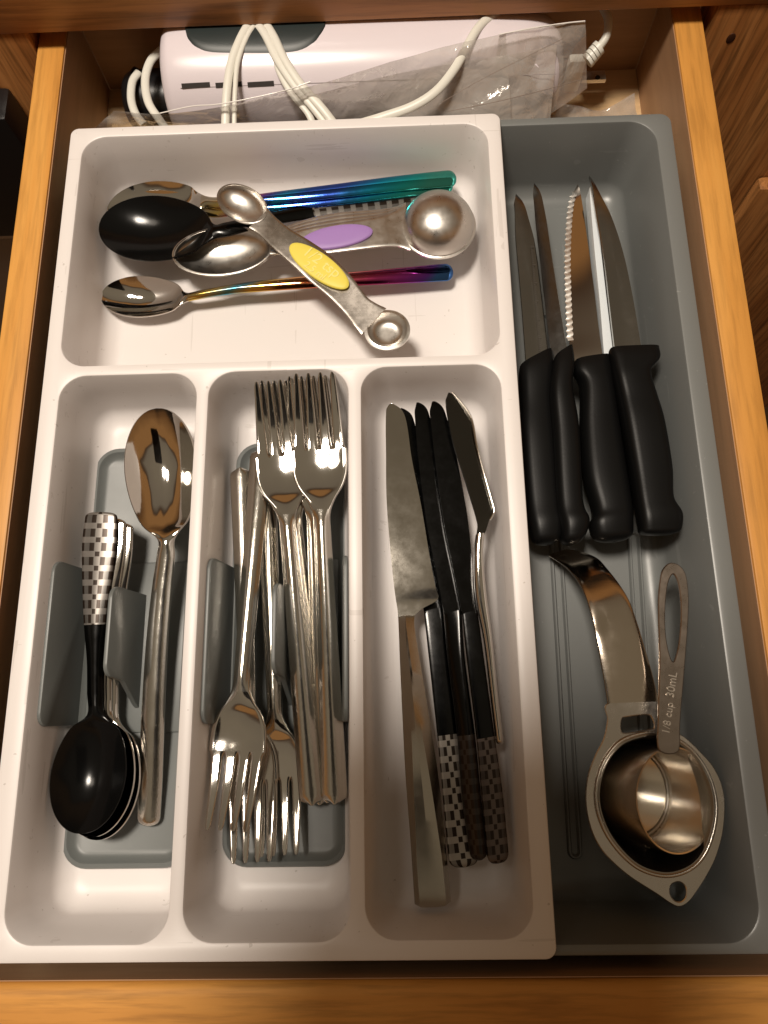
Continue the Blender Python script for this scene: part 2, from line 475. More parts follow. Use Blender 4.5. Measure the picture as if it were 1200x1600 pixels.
# thin veneer faces lining the inside, browner than the edges
box('side_lining', (-.0087, -.0064, ZB), (-.0083, .4836, -.0012), WI_Y, dr)
box('side_lining', (.3273, -.0064, ZB), (.3277, .4836, -.0012), WI_Y, dr)
box('front_lining', (-.0082, -.0069, ZB), (.3272, -.0065, -.003), WI_X, dr)

FY = .4535
cab = thing('kitchen_cabinet', 'dark brown oak cabinet face the drawer slides out of', 'cabinet', (.16, .47, -.8))
box('top_rail', (-.14, FY-.0008, .0107), (.62, .475, .062), OAK_X, cab, .001)
box('stile', (-.14, FY, -.80), (-.0255, .4742, .0105), OAK_Z, cab, .001)
box('stile', (.3475, FY, -.80), (.62, .4742, .0105), OAK_Z, cab, .001)
box('lower_rail', (-.0253, FY, -.80), (.3473, .4742, -.14), OAK_X, cab, .001)
box('door', (.428, FY-.012, -.78), (.62, FY-.0004, -.1225), OAK_Z, cab, .004)
box('cavity_panel', (-.02, .70, -.3), (.34, .71, .06), OAK_X, cab)
box('cavity_panel', (-.0255, .4744, .055), (.3473, .70, .062), OAK_X, cab)
# knot in the right stile
k0 = CAM + (ROT @ np.array([(1142-600)/FPX, -(60-800)/FPX, -1.]))*((FY-CAM[1])/(ROT @ np.array([(1142-600)/FPX, -(60-800)/FPX, -1.]))[1])
bm = bmesh.new(); bmesh.ops.create_uvsphere(bm, u_segments=14, v_segments=8, radius=.0024)
for v in bm.verts: v.co = Vector((v.co.x*1.0+k0[0], v.co.y*.18+FY, v.co.z*1.4+k0[2]))-cab.location
me = bpy.data.meshes.new('knot'); bm.to_mesh(me); bm.free(); link('knot', me, mat('knot_wood', (.06, .02, .008), .5), cab)

dw = thing('dishwasher', 'black built-in kitchen appliance at the left edge, beside the cabinet', 'appliance', (-.3, .44, -.8))
box('control_panel', (-.62, .4300, -.132), (-.052, .4533, -.0235), APPL, dw, .003)
box('trim_strip', (-.62, .4320, -.136), (-.052, .4533, -.1325), SATIN, dw)
box('door', (-.62, .4360, -.78), (-.052, .4533, -.1365), metal('appliance_steel', (.5, .47, .43), .35), dw, .002)

# ------------------------------------------------------------------ TRAYS
ZG, ZW = -.005, 0.
FG = ZG-.047          # grey floor
FW = -.0425           # white floor
gt = thing('cutlery_tray', 'dark grey plastic tray on the right holding black-handled knives and a steel scoop', 'cutlery tray', (.27, .2, FG-.002))
make_tray(gt, (.0006, -.0002, .3213, .4006), .006, [(.0022, .0042, .3120, .3957, .014)], ZG, .047, .006, .010, .012, GREY, 'tray_body', 10)
def stadium_ridge(xa, ya, xb, yb, hw, z, h):
    """raised long pad with sloping sides"""
    a = U(xa, ya, z)[:2]; b = U(xb, yb, z)[:2]; d = (b-a)/np.linalg.norm(b-a); nrm = np.array([-d[1], d[0]])
    rings = []
    for k, zz in ((hw+.0008, -.0002), (hw+.0004, h*.7), (hw, h), (hw-.0007, h), (hw-.0011, h*.5), (hw-.0015, .0001)):
        r = []
        for q in range(17):
            t = math.pi*q/16; r.append(b+d*k*math.sin(t)+nrm*k*math.cos(t))
        for q in range(17):
            t = math.pi*q/16; r.append(a-d*k*math.sin(t)-nrm*k*math.cos(t))
        rings.append([(p[0], p[1], z+zz) for p in r])
    vs, fs, uvs = skin(rings, [[0]*34]*6, [0]*6, False, False)
    mesh('floor_ridge', vs, fs, GREY, gt, 30)
stadium_ridge(868, 840, 898, 1330, .0028, FG, .0018)
stadium_ridge(990, 840, 1020, 1330, .0028, FG, .0018)
stadium_ridge(850, 500, 864, 790, .0028, FG, .0018)

wt = thing('cutlery_tray', 'white plastic tray with four compartments lying over the left of the grey tray', 'cutlery tray', (.115, .2, FW-.002))
make_tray(wt, (0, 0, .2300, .4000), .0045, [
    (.0076, .2600, .2225, .3935, .0125), (.0092, .0068, .0757, .2543, .0125),
    (.0818, .0072, .1488, .2543, .0125), (.1552, .0076, .2215, .2546, .0125)], ZW, .0425, .0028, .0105, .0035, WHITE, 'tray_body', 9)

def insert(label, x0, x1, y0, y1, fins):
    t = thing('tray_insert', label, 'tray insert', ((x0+x1)/2, (y0+y1)/2, FW), 'grey inserts in the white tray')
    # shallow dished base
    bm = bmesh.new(); o0 = origin(t); prev = None
    prof = [(0, .0005), (0, .0032), (.0006, .0042), (.0024, .0044), (.0032, .0036), (.0046, .0018), (.0066, .0012)]
    for ins, z in prof:
        cur = [bm.verts.new((p[0]-o0[0], p[1]-o0[1], z)) for p in rr(x0+ins, y0+ins, x1-ins, y1-ins, max(.012-ins, .005), 8)]
        if prev: bridge(bm, prev, cur)
        prev = cur
    bm.faces.new(prev)
    bmesh.ops.recalc_face_normals(bm, faces=bm.faces)
    me = bpy.data.meshes.new('base'); bm.to_mesh(me); bm.free(); link('base', me, INSERT, t, 45)
    # raised band under the fins
    ya, yb = fins[0][2]-.004, fins[0][3]+.004
    box('raised_band', (x0+.005, ya, FW+.0010), (x1-.005, yb, FW+.0021), INSERT, t, .0009)
    for (xb, xt, fa, fb, zt, cut) in fins:
        # fin outline in y-z: rounded top corners, sloping front end where cut
        pl = []
        h = zt-(FW+.001)
        r = .006
        for k in range(7):
            a = math.pi/2*k/6; pl.append((fb-r+r*math.cos(a), h-r+r*math.sin(a)))
        for k in range(7):
            a = math.pi/2+math.pi/2*k/6; pl.append((fa+cut+r+r*math.cos(a), h-r+r*math.sin(a)))
        if cut: pl += [(fa+cut*.92, h*.55), (fa+cut*.1, .003), (fa, .0), (fb, 0)]
        else: pl += [(fa, .0), (fb, .0)]
        n = len(pl); cy = sum(p[0] for p in pl)/n; ch = h*.45
        rings = []
        for off, sh in ((-.0011, .0006), (-.0008, .0001), (-.0004, 0), (.0004, 0), (.0008, .0001), (.0011, .0006)):
            r_ = []
            for (y, z) in pl:
                yy = y+(cy-y)*sh*16; zz = z-(sh if z > .004 else 0)
                r_.append((xb+(xt-xb)*(zz/h)+off, yy, FW+.001+zz))
            rings.append(r_)
        vs, fs, uvs = skin(rings, [[0]*n]*6, [0]*6)
        mesh('divider_fin', vs, fs, INSERT, t, 40)
    return t
insert('grey ribbed insert at the bottom of the left compartment under the spoons', .0127, .0722, .0270, .2310,
       [(.0148, .0104, .0905, .1655, -.0085, 0), (.0430, .0385, .0975, .1530, -.0085, .014), (.0690, .0742, .0905, .1655, -.0085, 0)])
insert('grey ribbed insert at the bottom of the middle compartment under the forks', .0870, .1457, .0270, .2320,
       [(.0880, .0834, .0905, .1655, -.0085, 0), (.1182, .1142, .0975, .1530, -.0085, .014), (.1430, .1468, .0905, .1655, -.0085, 0)])

# ------------------------------------------------------------------ SPOON builder
def spoon(name, label, cat, px, parts, group=None, t=.0014, depth=None, **kw):
    p0 = U(px[0][0], px[0][1], px[0][3])
    th = thing(name, label, cat, tuple(p0), group)
    sheet_item(th, px, parts, t=t, nv=17, **kw)
    return th

def bowl_rows(tip, neck, Wd, depth, ztip, zneck, c=.46, nw=20, n=13, sag=0.):
    rows = []
    for i in range(n):
        u = 1-math.cos(math.pi/2*i/(n-1)) if i < n*.5 else None
        if u is None: u0 = 1-math.cos(math.pi/2*(math.ceil(n*.5)-1)/(n-1)); u = u0+(1-u0)*(i-math.ceil(n*.5)+1)/(n-math.ceil(n*.5))
        q = (u-c)/(c if u < c else 1.0-c)
        k = max(0., 1-abs(q)**(2.0 if u < c else 1.85))**.5
        w = Wd*k
        if u > c: w = (w**3+nw**3)**(1/3)
        rows.append((tip[0]*(1-u)+neck[0]*u, tip[1]*(1-u)+neck[1]*u, max(w, 1.5), ztip*(1-u)+zneck*u-sag*math.sin(math.pi*u), -depth*k*k+.0011*max(0., (u-.8)/.2)**2))
    return rows
# big serving spoon, left compartment
spoon('serving_spoon', 'large shiny steel spoon with its bowl at the top of the left compartment', 'spoon',
      [(231, 1291, 31, -.0365, .0012), (234, 1220, 33, -.034, .0012), (238, 1120, 32, -.030, .0013), (244, 1010, 30, -.0265, .0014), (252, 920, 27, -.023, .0014),
       (258, 870, 24, -.0205, .0012)]+bowl_rows((244, 638), (259, 842), 110, .0105, -.0092, -.0190, .45, 23)[::-1],
      [('handle', WORN, 0, .66), ('bowl', CHROME, .66, 1)], t=.0019, r0=.0042, e0=2.4, n=5)

# check-handled black spoon and the steel ones nested under it
sp_px = [(158, 800, 46, -.0150, .0008), (154, 850, 50, -.0165, .0008), (150, 910, 41, -.0185, .0010), (147, 976, 30, -.0205, .0012), (148, 1030, 23, -.0225, .0014),
         (148, 1080, 22, -.0240, .0014)]+bowl_rows((126, 1303), (149, 1116), 115, .0085, -.0195, -.0245, .47, 24)[::-1]
SG = 'teaspoons nested in the left compartment'
s1 = spoon('teaspoon', 'black spoon with a black and white check handle, topmost of the left stack', 'spoon', sp_px,
           [('patterned_grip', CHK, 0, .38), ('handle', DARKST, .38, .63), ('bowl', BLACKG, .63, 1)], SG, r0=.003, e0=3, n=5)
def plain_px(px, dx, dy, dz): return [(a[0]+dx, a[1]+dy, a[2]*.97, a[3]+dz, a[4]) for a in px]
s2 = spoon('teaspoon', 'shiny steel spoon nested just under the check handled black spoon', 'spoon', plain_px(sp_px, 0, 0, 0),
           [('handle', CHROME, 0, .60), ('bowl', CHROME, .60, 1)], SG, r0=.003, n=5)
s2.location += Vector(U(152, 1207, -.022)-U(141, 1200, -.022)); s2.location.z -= .0035
s3 = copy_tree(s2); s3['label'] = 'steel spoon lowest in the stack of the left compartment, mostly hidden'
s3.location += Vector(U(155, 1201, -.022)-U(146, 1195, -.022)); s3.location.z -= .0028; s3.rotation_euler.z = -.01

# ------------------------------------------------------------------ top compartment spoons
RB1 = rainbow('rainbow_coat_blue', .062, .185)
RB2 = rainbow('rainbow_coat_red', .050, .188, True)
RG = 'rainbow handled spoons in the top compartment'
rb_px = bowl_rows((167, 330), (318, 315), 92, .0075, -.0290, -.0275, .45, 20)+[
         (345, 316, 18, -.0255, .0010), (390, 312, 16, -.0235, .0012), (450, 306, 20, -.0225, .0012), (530, 297, 23, -.0225, .0012), (620, 286, 25, -.0230, .0013), (690, 279, 27, -.0240, .0013), (713, 277, 27, -.0245, .0012)]
# rows run from bowl tip to handle end
r1 = spoon('rainbow_spoon', 'rainbow handled spoon nearest the back wall, blue and green end at right', 'spoon', rb_px,
           [('bowl', CHROME, 0, .27), ('handle', RB1, .27, 1)], RG, t=.0013, r1=.004, n=5)
r2 = copy_tree(r1); r2['label'] = 'rainbow handled spoon tucked just in front of and below the backmost one'
r2.location += Vector(U(425, 316, -.026)-U(430, 306, -.026)); r2.location.z -= .0028; r2.rotation_euler.z = .012

spoon('rainbow_spoon', 'small shiny spoon lying in front with a red and purple rainbow handle', 'spoon',
      bowl_rows((158, 461), (290, 464), 69, .0070, -.0330, -.0315, .45, 14)+[
       (315, 459, 12, -.0300, .0012), (370, 450, 14, -.0290, .0014), (430, 444, 17, -.0285, .0014), (520, 437, 20, -.0290, .0014), (620, 430, 24, -.0300, .0014), (690, 425, 27, -.0315, .0014), (708, 424, 27, -.0318, .0012)],
      [('bowl', CHROME, 0, .25), ('handle', RB2, .25, 1)], RG, t=.0013, r1=.004, n=5)

spoon('teaspoon', 'black bowled spoon with a check handle lying across the top compartment', 'spoon',
      bowl_rows((155, 350), (333, 361), 113, .0085, -.0200, -.0190, .46, 24)+[
       (355, 357, 22, -.0190, .001), (400, 346, 20, -.0215, .0012), (450, 334, 24, -.0245, .0012), (500, 325, 30, -.0270, .001), (580, 314, 40, -.0285, .0008), (650, 306, 44, -.0290, .0008), (690, 302, 44, -.0290, .0008)],
      [('bowl', BLACKG, 0, .33), ('handle', DARKST, .33, .63), ('patterned_grip', CHK, .63, 1)], None, r1=.006, n=5)

# ------------------------------------------------------------------ measuring spoons
def disc_dome(parent, name, cx, cy, rx, ry, z, h, mt, ang=0., flange=.0, power=2., t=.0009, flat=False):
    """pressed round bowl: h > 0 dome (bowl turned over), h < 0 dish"""
    c = U(cx, cy, z); m = mpp(cx, cy, z); rx *= m; ry *= m
    n = 40; prof = []
    K = 12
    for i in range(K+1):
        q = math.pi/2*i/K; prof.append((math.sin(q), h*(1-math.sin(q)**5) if flat else h*math.cos(q)))
    if flange: prof += [(1.0+flange*.25, -.0001), (1+flange, -.0002), (1+flange, -.0012)]
    else: prof += [(1.03, -.0003), (1.03, -t)]
    for i in range(K, -1, -1):
        q = math.pi/2*i/K; prof.append((math.sin(q)*.98, (h*(1-math.sin(q)**5) if flat else h*math.cos(q))-t if h < 0 else h*math.cos(q)*.95-t))
    rings = []
    for pr, pz in prof:
        r = []
        for k in range(n):
            a = 2*math.pi*k/n; x = rx*max(pr, .01)*math.cos(a); y = ry*max(pr, .01)*math.sin(a)
            r.append((c[0]+x*math.cos(ang)-y*math.sin(ang), c[1]+x*math.sin(ang)+y*math.cos(ang), c[2]+pz))
        rings.append(r)
    vs, fs, uvs = skin(rings, [[0]*n]*len(rings), [0]*len(rings))
    return mesh(name, vs, fs, mt, parent, 40)
def grip(parent, cx, cy, a, b, ang, z, mt):
    c = U(cx, cy, z); m = mpp(cx, cy, z); rings = []
    for k, zz in ((1, 0), (1, .0006), (.97, .0010), (.9, .0013), (.6, .0015), (.2, .00155)):
        r = []
        for i in range(40):
            t = 2*math.pi*i/40; x = a*m*k*math.cos(t); y = b*m*(k if k > .95 else k)*math.sin(t)
            r.append((c[0]+x*math.cos(ang)-y*math.sin(ang), c[1]+x*math.sin(ang)+y*math.cos(ang), c[2]+zz))
        rings.append(r)
    vs, fs, uvs = skin(rings, [[0]*40]*len(rings), [0]*len(rings))
    return mesh('grip_inlay', vs, fs, mt, parent, 40)

MG = 'measuring spoons in the top compartment'
pm = thing('measuring_spoon', 'double ended steel measuring spoon with a purple oval grip and round domed end', 'measuring spoon', tuple(U(525, 372, -.018)), MG)
hand_px = [(421, 383, 30, -.0197, 0), (440, 381, 34, -.0190, 0), (480, 377, 46, -.0170, 0), (530, 370, 50, -.0165, 0), (590, 362, 52, -.0168, 0), (618, 358, 62, -.0178, 0), (634, 356, 80, -.0182, 0)]
sheet_item(pm, hand_px, [('handle', SATIN, 0, 1)], t=.0011)
disc_dome(pm, 'bowl', 685, 352, 56, 56, -.0182, .0150, SATIN, 0, .05)
disc_dome(pm, 'bowl', 347, 391, 76, 42, -.0195, -.0100, SATIN, math.radians(4), .03)
grip(pm, 526, 371, 57, 20, math.radians(9), -.0163, PURPLE)
for i, (dy, dz) in enumerate(((-7, -.0016), (-13, -.0032), (-18, -.0048))):
    q = thing('measuring_spoon', ['steel measuring spoon directly beneath the purple gripped one', 'steel measuring spoon second beneath the purple gripped one',
                                  'lowest steel measuring spoon of the stack under the purple grip'][i], 'measuring spoon', tuple(U(525, 372+dy, -.018+dz)), MG)
    sheet_item(q, [(a[0], a[1]+dy*(.3+.7*math.sin(math.pi*min(1, max(0, (a[0]-405)/245)))), a[2]*.92, a[3]+dz, 0) for a in hand_px], [('handle', SATIN, 0, 1)], t=.0011)
    disc_dome(q, 'bowl', 690, 354, 48-6*i, 48-6*i, -.0192+dz, .012, SATIN, 0, .05)
    disc_dome(q, 'bowl', 348+i, 391, 75, 41, -.0197+dz, -.0100, SATIN, math.radians(4), .03)

ym = thing('measuring_spoon', 'double ended steel measuring spoon with a yellow oval grip lying diagonally on top', 'measuring spoon', tuple(U(500, 420, -.010)), MG)
sheet_item(ym, [(404, 341, 42, -.0083, 0), (417, 352, 37, -.0088, 0), (440, 372, 40, -.0092, 0), (470, 394, 47, -.0100, 0), (500, 418, 52, -.0108, 0), (530, 446, 47, -.0116, 0), (556, 476, 42, -.0126, 0), (572, 492, 50, -.0132, 0), (584, 502, 58, -.0137, 0)],
           [('handle', BRUSHX, 0, 1)], t=.0011)
disc_dome(ym, 'bowl', 378, 317, 44, 29, -.0078, -.0070, SATIN, math.radians(-38), .03)
disc_dome(ym, 'bowl', 605, 515, 31, 30, -.0136, -.0052, SATIN, 0, .16, flat=True)
g = grip(ym, 498, 416, 60, 21, math.radians(-41), -.0105, YELLOW)
def text(s, size, loc, rx, ry, rz, mt, parent, name='lettering', extrude=.0001, align='CENTER'):
    cu = bpy.data.curves.new('t', 'FONT'); cu.body = s; cu.size = size; cu.extrude = extrude; cu.align_x = align; cu.align_y = 'CENTER'
    ob = bpy.data.objects.new('t', cu); COL.objects.link(ob)
    dg = bpy.context.evaluated_depsgraph_get(); me = bpy.data.meshes.new_from_object(ob.evaluated_get(dg))
    bpy.data.objects.remove(ob); me.name = name
    M = Matrix.Translation(Vector(loc)-Vector(origin(parent))) @ Matrix.Rotation(rz, 4, 'Z') @ Matrix.Rotation(ry, 4, 'Y') @ Matrix.Rotation(rx, 4, 'X')
    me.transform(M); me.materials.clear()
    return link(name, me, mt, parent, None)
text('1/2 tsp', .0085, U(503, 410, -.0089), 0, 0, math.radians(-41), YTEXT, ym)
text('2.5 ml', .0055, U(492, 423, -.0089), 0, 0, math.radians(-41), YTEXT, ym)

# ------------------------------------------------------------------ FORKS
def fork_meshes(Lf=.20):
    """real size fork along +x from handle end (0) to tine tips; returns list of (name, mesh)"""
    K = [  # x, half width, z, crown
        (0, .0052, 0, .0014), (.02, .0050, .0002, .0018), (.06, .0044, .0012, .0021), (.10, .0038, .0026, .0022), (.125, .0034, .0034, .0020),
        (.134, .0036, .0034, .0012), (.141, .0062, .0030, .0003), (.147, .0100, .0024, -.0010), (.153, .0122, .0019, -.0016), (.159, .0129, .0017, -.0017), (.166, .0130, .0020, -.0016)]
    D = catmull(K, 8); D[:, 0] *= Lf/.20
    ring = []
    for x, hw, z, c in D:
        k = 1.
        if x < .004: k = math.sqrt(max(.02, 1-((.004-x)/.004)**2))
        ring.append(ring_sheet(np.array([x, 0, z]), np.array([0, -1., 0]), np.array([0, 0, 1.]), hw*k, c, .0021, 17))
    out = []
    sc = Lf/.20
    ih = min(range(len(D)), key=lambda i: abs(D[i, 0]-.136*sc))
    for nm, a, b in (('handle', 0, ih), ('head', ih, len(D)-1)):
        R = [r[0] for r in ring[a:b+1]]; V = [r[1] for r in ring[a:b+1]]
        vs, fs, uvs = skin(R, V, list(D[a:b+1, 0]), a == 0, False); out.append((nm, vs, fs))
    zr, cr = .0020, -.0016
    for q in range(4):
        v0 = -1+.5*q; rings = []; uu = []
        for i in range(25):
            u = i/24; x = (.166+.037*u)*sc; hwid = .0130-.0012*u; z = zr+.0075*u**1.7
            vc = v0+.25
            f = .25*(1-.36*min(1, u/.07)**.5)*(1-.62*u**1.4)
            if u > .93: f *= math.sqrt(max(.03, 1-((u-.93)/.07)**2))
            va, vb = vc-f, vc+f
            r, vv = ring_sheet(np.array([x, 0, z]), np.array([0, -1., 0]), np.array([0, 0, 1.]), hwid, cr*(1-u*.6), .0020-.0006*u, 5, 2., va, vb)
            rings.append(r); uu.append(vv)
        vs, fs, uvs = skin(rings, uu, [0]*25, False, True); out.append(('tine', vs, fs))
    res = []
    for nm, vs, fs in out:
        me = bpy.data.meshes.new(nm); me.from_pydata([tuple(v) for v in vs], [], fs)
        bm = bmesh.new(); bm.from_mesh(me); bmesh.ops.recalc_face_normals(bm, faces=bm.faces); bm.to_mesh(me); bm.free()
        res.append((nm, me))
    return res
FM = fork_meshes()
fork_proto = None
def fork(label, A, B, roll=0., mt=None, group='steel forks in the middle compartment', hh=None):
    """A: handle end (px, py, z), B: tine tips"""
    global fork_proto
    a = Vector(U(*A)); b = Vector(U(*B)); d = (b-a); Lr = d.length; d.normalize()
    sd = d.cross(Vector((0, 0, 1))).normalized(); up = sd.cross(d).normalized()
    M = Matrix((d, -sd, up)).transposed().to_4x4()
    if fork_proto is None:
        o = thing('fork', label, 'fork', (0, 0, 0), group)
        for nm, me in FM: link(nm, me, CHROME if nm != 'handle' else WORN, o, 50)
        fork_proto = o
    else:
        o = copy_tree(fork_proto); o['label'] = label; o['group'] = group
    k = Lr/.203
    o.matrix_world = Matrix.Translation(a) @ M @ Matrix.Rotation(roll, 4, 'X') @ Matrix.Diagonal((k, k if hh is None else hh, k, 1))
    return o
fork('steel fork, tines up, topmost at the right of the middle compartment', (523, 1256, -.0290), (494, 592, -.0100), 0.0)
fork('steel fork, tines up, topmost at the left of the upright pair', (488, 1258, -.0300), (432, 604, -.0135), 0.03)
fork('steel fork nested directly beneath the right upright fork', (512, 1254, -.0325), (484, 596, -.0145), -.02)
fork('steel fork nested directly beneath the left upright fork', (500, 1257, -.0335), (441, 601, -.0180), 0.0)
fork('steel fork lying head down on top of the others at bottom left', (408, 702, -.0200), (362, 1294, -.0200), 0.10, hh=.95)
fork('steel fork lying head down beneath the topmost lower fork', (375, 731, -.0255), (398, 1341, -.0330), 0.0)
fork('steel fork lying head down with its head at the right of the lower stack', (415, 745, -.0245), (440, 1330, -.0350), 0.0)

# ------------------------------------------------------------------ TABLE KNIVES (third compartment)
def knife(name, label, blade, handle, hparts, bmat, group=None, ts=.0009, te=.0002, side=1, h=.0022, he=.75, rb=.006, rh=.003, bolster=None, eb=2., facet=False):
    """blade and handle rows: (xl, yl, xr, yr, z, crown[, roll, thick])"""
    p0 = U((handle[-1][0]+handle[-1][2])/2, (handle[-1][1]+handle[-1][3])/2, handle[-1][4])
    t = thing(name, label, 'knife', tuple(p0), group)
    fr = stations(blade, 8, rb, 0, eb, 2, True)
    split_build(fr, lambda f: ring_blade(f[0], f[1], f[2], f[3], ts*f[5], te, side), [('blade', bmat, 0, 1)], t, 30)
    if facet:      # long triangular facets: a raised flat that widens towards the end
        fr = stations(handle, 8, 0, rh, 2, 2.6, True); Ls_ = fr[-1][6]
        def rf(f):
            c, sd, up, hw, hh = f[0], f[1], f[2], f[3], h*f[5]; k = f[6]/Ls_; w = min(.72, .04+.8*k); m_ = -.10*(1-k)
            P = [(-1, -.1), (m_-w, 1-.25*(1-k)), (m_, 1+.25*(1-k)), (m_+w, 1-.25*(1-k)), (1, -.1), (1, -.6), (0, -.6), (-1, -.6)]
            P[1] = (max(P[1][0], -.93), P[1][1]); P[3] = (min(P[3][0], .93), P[3][1])
            return [c+sd*x*hw+up*z*hh for x, z in P], [x for x, z in P]
        split_build(fr, rf, hparts, t, 12)
        return t
    solid_item(t, handle, hparts, h, he, 8, 0, rh, 2, 2.6, True, 45)
    return t
# the bright steel knife at the left
knife('table_knife', 'broad shiny steel knife with a wide faceted handle, leftmost in the third compartment',
      [(604, 632, 617, 630, -.0150, 0), (603, 650, 633, 652, -.0150, 0), (603, 700, 643, 715, -.0152, 0), (604, 780, 658, 790, -.0158, 0), (610, 860, 671, 868, -.0165, 0), (615, 910, 680, 915, -.0172, 0), (619, 940, 684, 936, -.0176, 0), (621, 952, 662, 950, -.0177, 0), (622, 964, 647, 962, -.0178, 0)],
      [(622, 963, 648, 961, -.0178, 0, 0, .6), (623, 985, 648, 982, -.018, 0, 0, .9), (626, 1060, 660, 1056, -.020, 0, 0, 1), (633, 1204, 683, 1198, -.024, 0, 0, 1.1), (641, 1310, 695, 1305, -.027, 0, 0, 1.2), (648, 1415, 705, 1411, -.029, 0, 0, 1.2)],
      [('handle', metal('handle_steel', (.50, .465, .40), .20, .04), 0, 1)], BLADE, None, side=-1, ts=.00055, te=.0004, h=.0030, he=.30, rb=.004, rh=.0006, facet=True)
KG = 'black knives with check handles in the third compartment'
def bk(label, blade, handle, chk, frac, **k):
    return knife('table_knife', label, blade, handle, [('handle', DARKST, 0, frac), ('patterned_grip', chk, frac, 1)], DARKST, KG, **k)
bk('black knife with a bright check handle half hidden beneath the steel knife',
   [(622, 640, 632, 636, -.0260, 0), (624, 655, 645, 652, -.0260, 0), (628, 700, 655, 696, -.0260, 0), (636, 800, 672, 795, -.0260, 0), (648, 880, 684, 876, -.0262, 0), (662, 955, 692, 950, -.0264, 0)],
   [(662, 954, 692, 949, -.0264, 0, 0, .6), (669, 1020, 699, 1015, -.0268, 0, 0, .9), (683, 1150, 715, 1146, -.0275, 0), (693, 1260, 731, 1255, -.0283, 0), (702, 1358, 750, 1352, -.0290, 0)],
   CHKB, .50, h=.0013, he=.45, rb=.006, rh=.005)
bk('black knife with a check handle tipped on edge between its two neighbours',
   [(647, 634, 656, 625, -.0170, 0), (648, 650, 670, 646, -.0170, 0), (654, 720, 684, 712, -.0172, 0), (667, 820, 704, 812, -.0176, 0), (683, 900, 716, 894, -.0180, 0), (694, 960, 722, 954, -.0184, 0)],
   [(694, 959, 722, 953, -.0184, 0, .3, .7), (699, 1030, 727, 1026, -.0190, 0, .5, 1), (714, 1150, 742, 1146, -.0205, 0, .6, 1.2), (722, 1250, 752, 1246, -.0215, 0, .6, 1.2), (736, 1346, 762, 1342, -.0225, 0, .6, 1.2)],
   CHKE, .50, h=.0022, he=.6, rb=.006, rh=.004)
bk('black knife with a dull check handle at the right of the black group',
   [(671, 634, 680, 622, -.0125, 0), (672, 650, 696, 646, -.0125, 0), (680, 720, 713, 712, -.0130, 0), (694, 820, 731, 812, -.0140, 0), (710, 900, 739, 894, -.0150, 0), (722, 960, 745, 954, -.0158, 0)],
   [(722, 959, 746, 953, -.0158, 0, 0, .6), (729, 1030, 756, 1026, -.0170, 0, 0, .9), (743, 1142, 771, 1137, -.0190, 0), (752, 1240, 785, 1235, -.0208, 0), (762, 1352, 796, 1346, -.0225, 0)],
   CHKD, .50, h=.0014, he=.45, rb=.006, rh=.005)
knife('table_knife', 'slim steel knife leaning on its edge against the right wall of the third compartment',
      [(697, 616, 705, 612, -.0090, 0, 0), (696, 630, 722, 632, -.0090, 0, -.16), (700, 660, 736, 655, -.0092, 0, -.2), (709, 700, 744, 694, -.0096, 0, -.2), (722, 740, 754, 735, -.0100, 0, -.2), (736, 785, 767, 780, -.0106, 0, -.2), (743, 808, 771, 798, -.0110, 0, -.16), (746, 822, 764, 814, -.0112, 0, 0), (744, 838, 757, 836, -.0114, 0)],
      [(743, 836, 757, 834, -.0114, 0, 0, 1), (740, 870, 755, 868, -.012, 0), (742, 930, 760, 928, -.0135, 0), (755, 1000, 769, 998, -.0150, 0), (766, 1090, 778, 1088, -.017, 0), (775, 1164, 787, 1162, -.019, 0)],
      [('handle', CHROME, 0, 1)], metal('blade_dark_reflection', (.10, .095, .085), .12), None, ts=.0006, te=.0004, h=.0034, he=.75, rb=.005, rh=.003)  # steel blade face: its dark reflection is put into the base colour
k5 = [o for o in COL.objects if o.name.startswith('table_knife') and o.parent is None][-1]
tube('lit_bevel_strip', [U(706, 613, -.0088), U(723, 632, -.0088), U(737, 655, -.0089), U(745, 695, -.0092), U(755, 735, -.0096), U(768, 781, -.0102), U(772, 798, -.0106), U(766, 812, -.0110)], .00055, CHROME, k5, 5, 8)  # thin bright tube added for the lit bevel along the edge

# ------------------------------------------------------------------ KITCHEN KNIVES (grey tray)
GK = 'black handled kitchen knives in the grey tray'
KB = dict(h=.0078, he=.60, rh=.005)
knife('kitchen_knife', 'black handled kitchen knife next to the white tray, leftmost of its row',
      [(804, 305, 808, 302, -.028, 0), (804, 325, 824, 335, -.028, 0), (808, 400, 838, 395, -.028, 0), (815, 480, 848, 474, -.028, 0), (821, 560, 857, 553, -.028, 0), (822, 585, 859, 580, -.028, 0)],
      [(812, 574, 861, 548, -.026, 0, 0, .75), (811, 590, 864, 575, -.026, 0, 0, .9), (812, 640, 862, 620, -.027, 0), (812, 690, 866, 680, -.027, 0, 0, 1.05), (820, 787, 873, 780, -.027, 0), (826, 825, 878, 815, -.027, 0, 0, 1.05), (833, 854, 876, 850, -.028, 0, 0, .9)],
      [('handle', BLACKP, 0, 1)], BLADED, GK, side=1, rb=.010, **KB)
knife('kitchen_knife', 'slim black handled kitchen knife with a narrow dark blade, second from the left',
      [(833, 288, 836, 285, -.024, 0), (834, 310, 848, 315, -.024, 0, .5), (842, 390, 860, 385, -.024, 0, .6), (850, 460, 871, 455, -.024, 0, .6), (860, 540, 884, 536, -.024, 0, .5), (864, 566, 888, 560, -.024, 0, .5)],
      [(866, 560, 893, 543, -.020, 0, 0, .75), (862, 580, 896, 573, -.020, 0, 0, .95), (858, 620, 893, 610, -.020, 0), (862, 680, 903, 672, -.021, 0), (868, 787, 909, 784, -.022, 0), (874, 822, 919, 817, -.022, 0, 0, 1.1), (878, 854, 906, 851, -.023, 0, 0, .9)],
      [('handle', BLACKP, 0, 1)], metal('dark_blade', (.2, .2, .2), .2), GK, side=1, rb=.010, **KB)
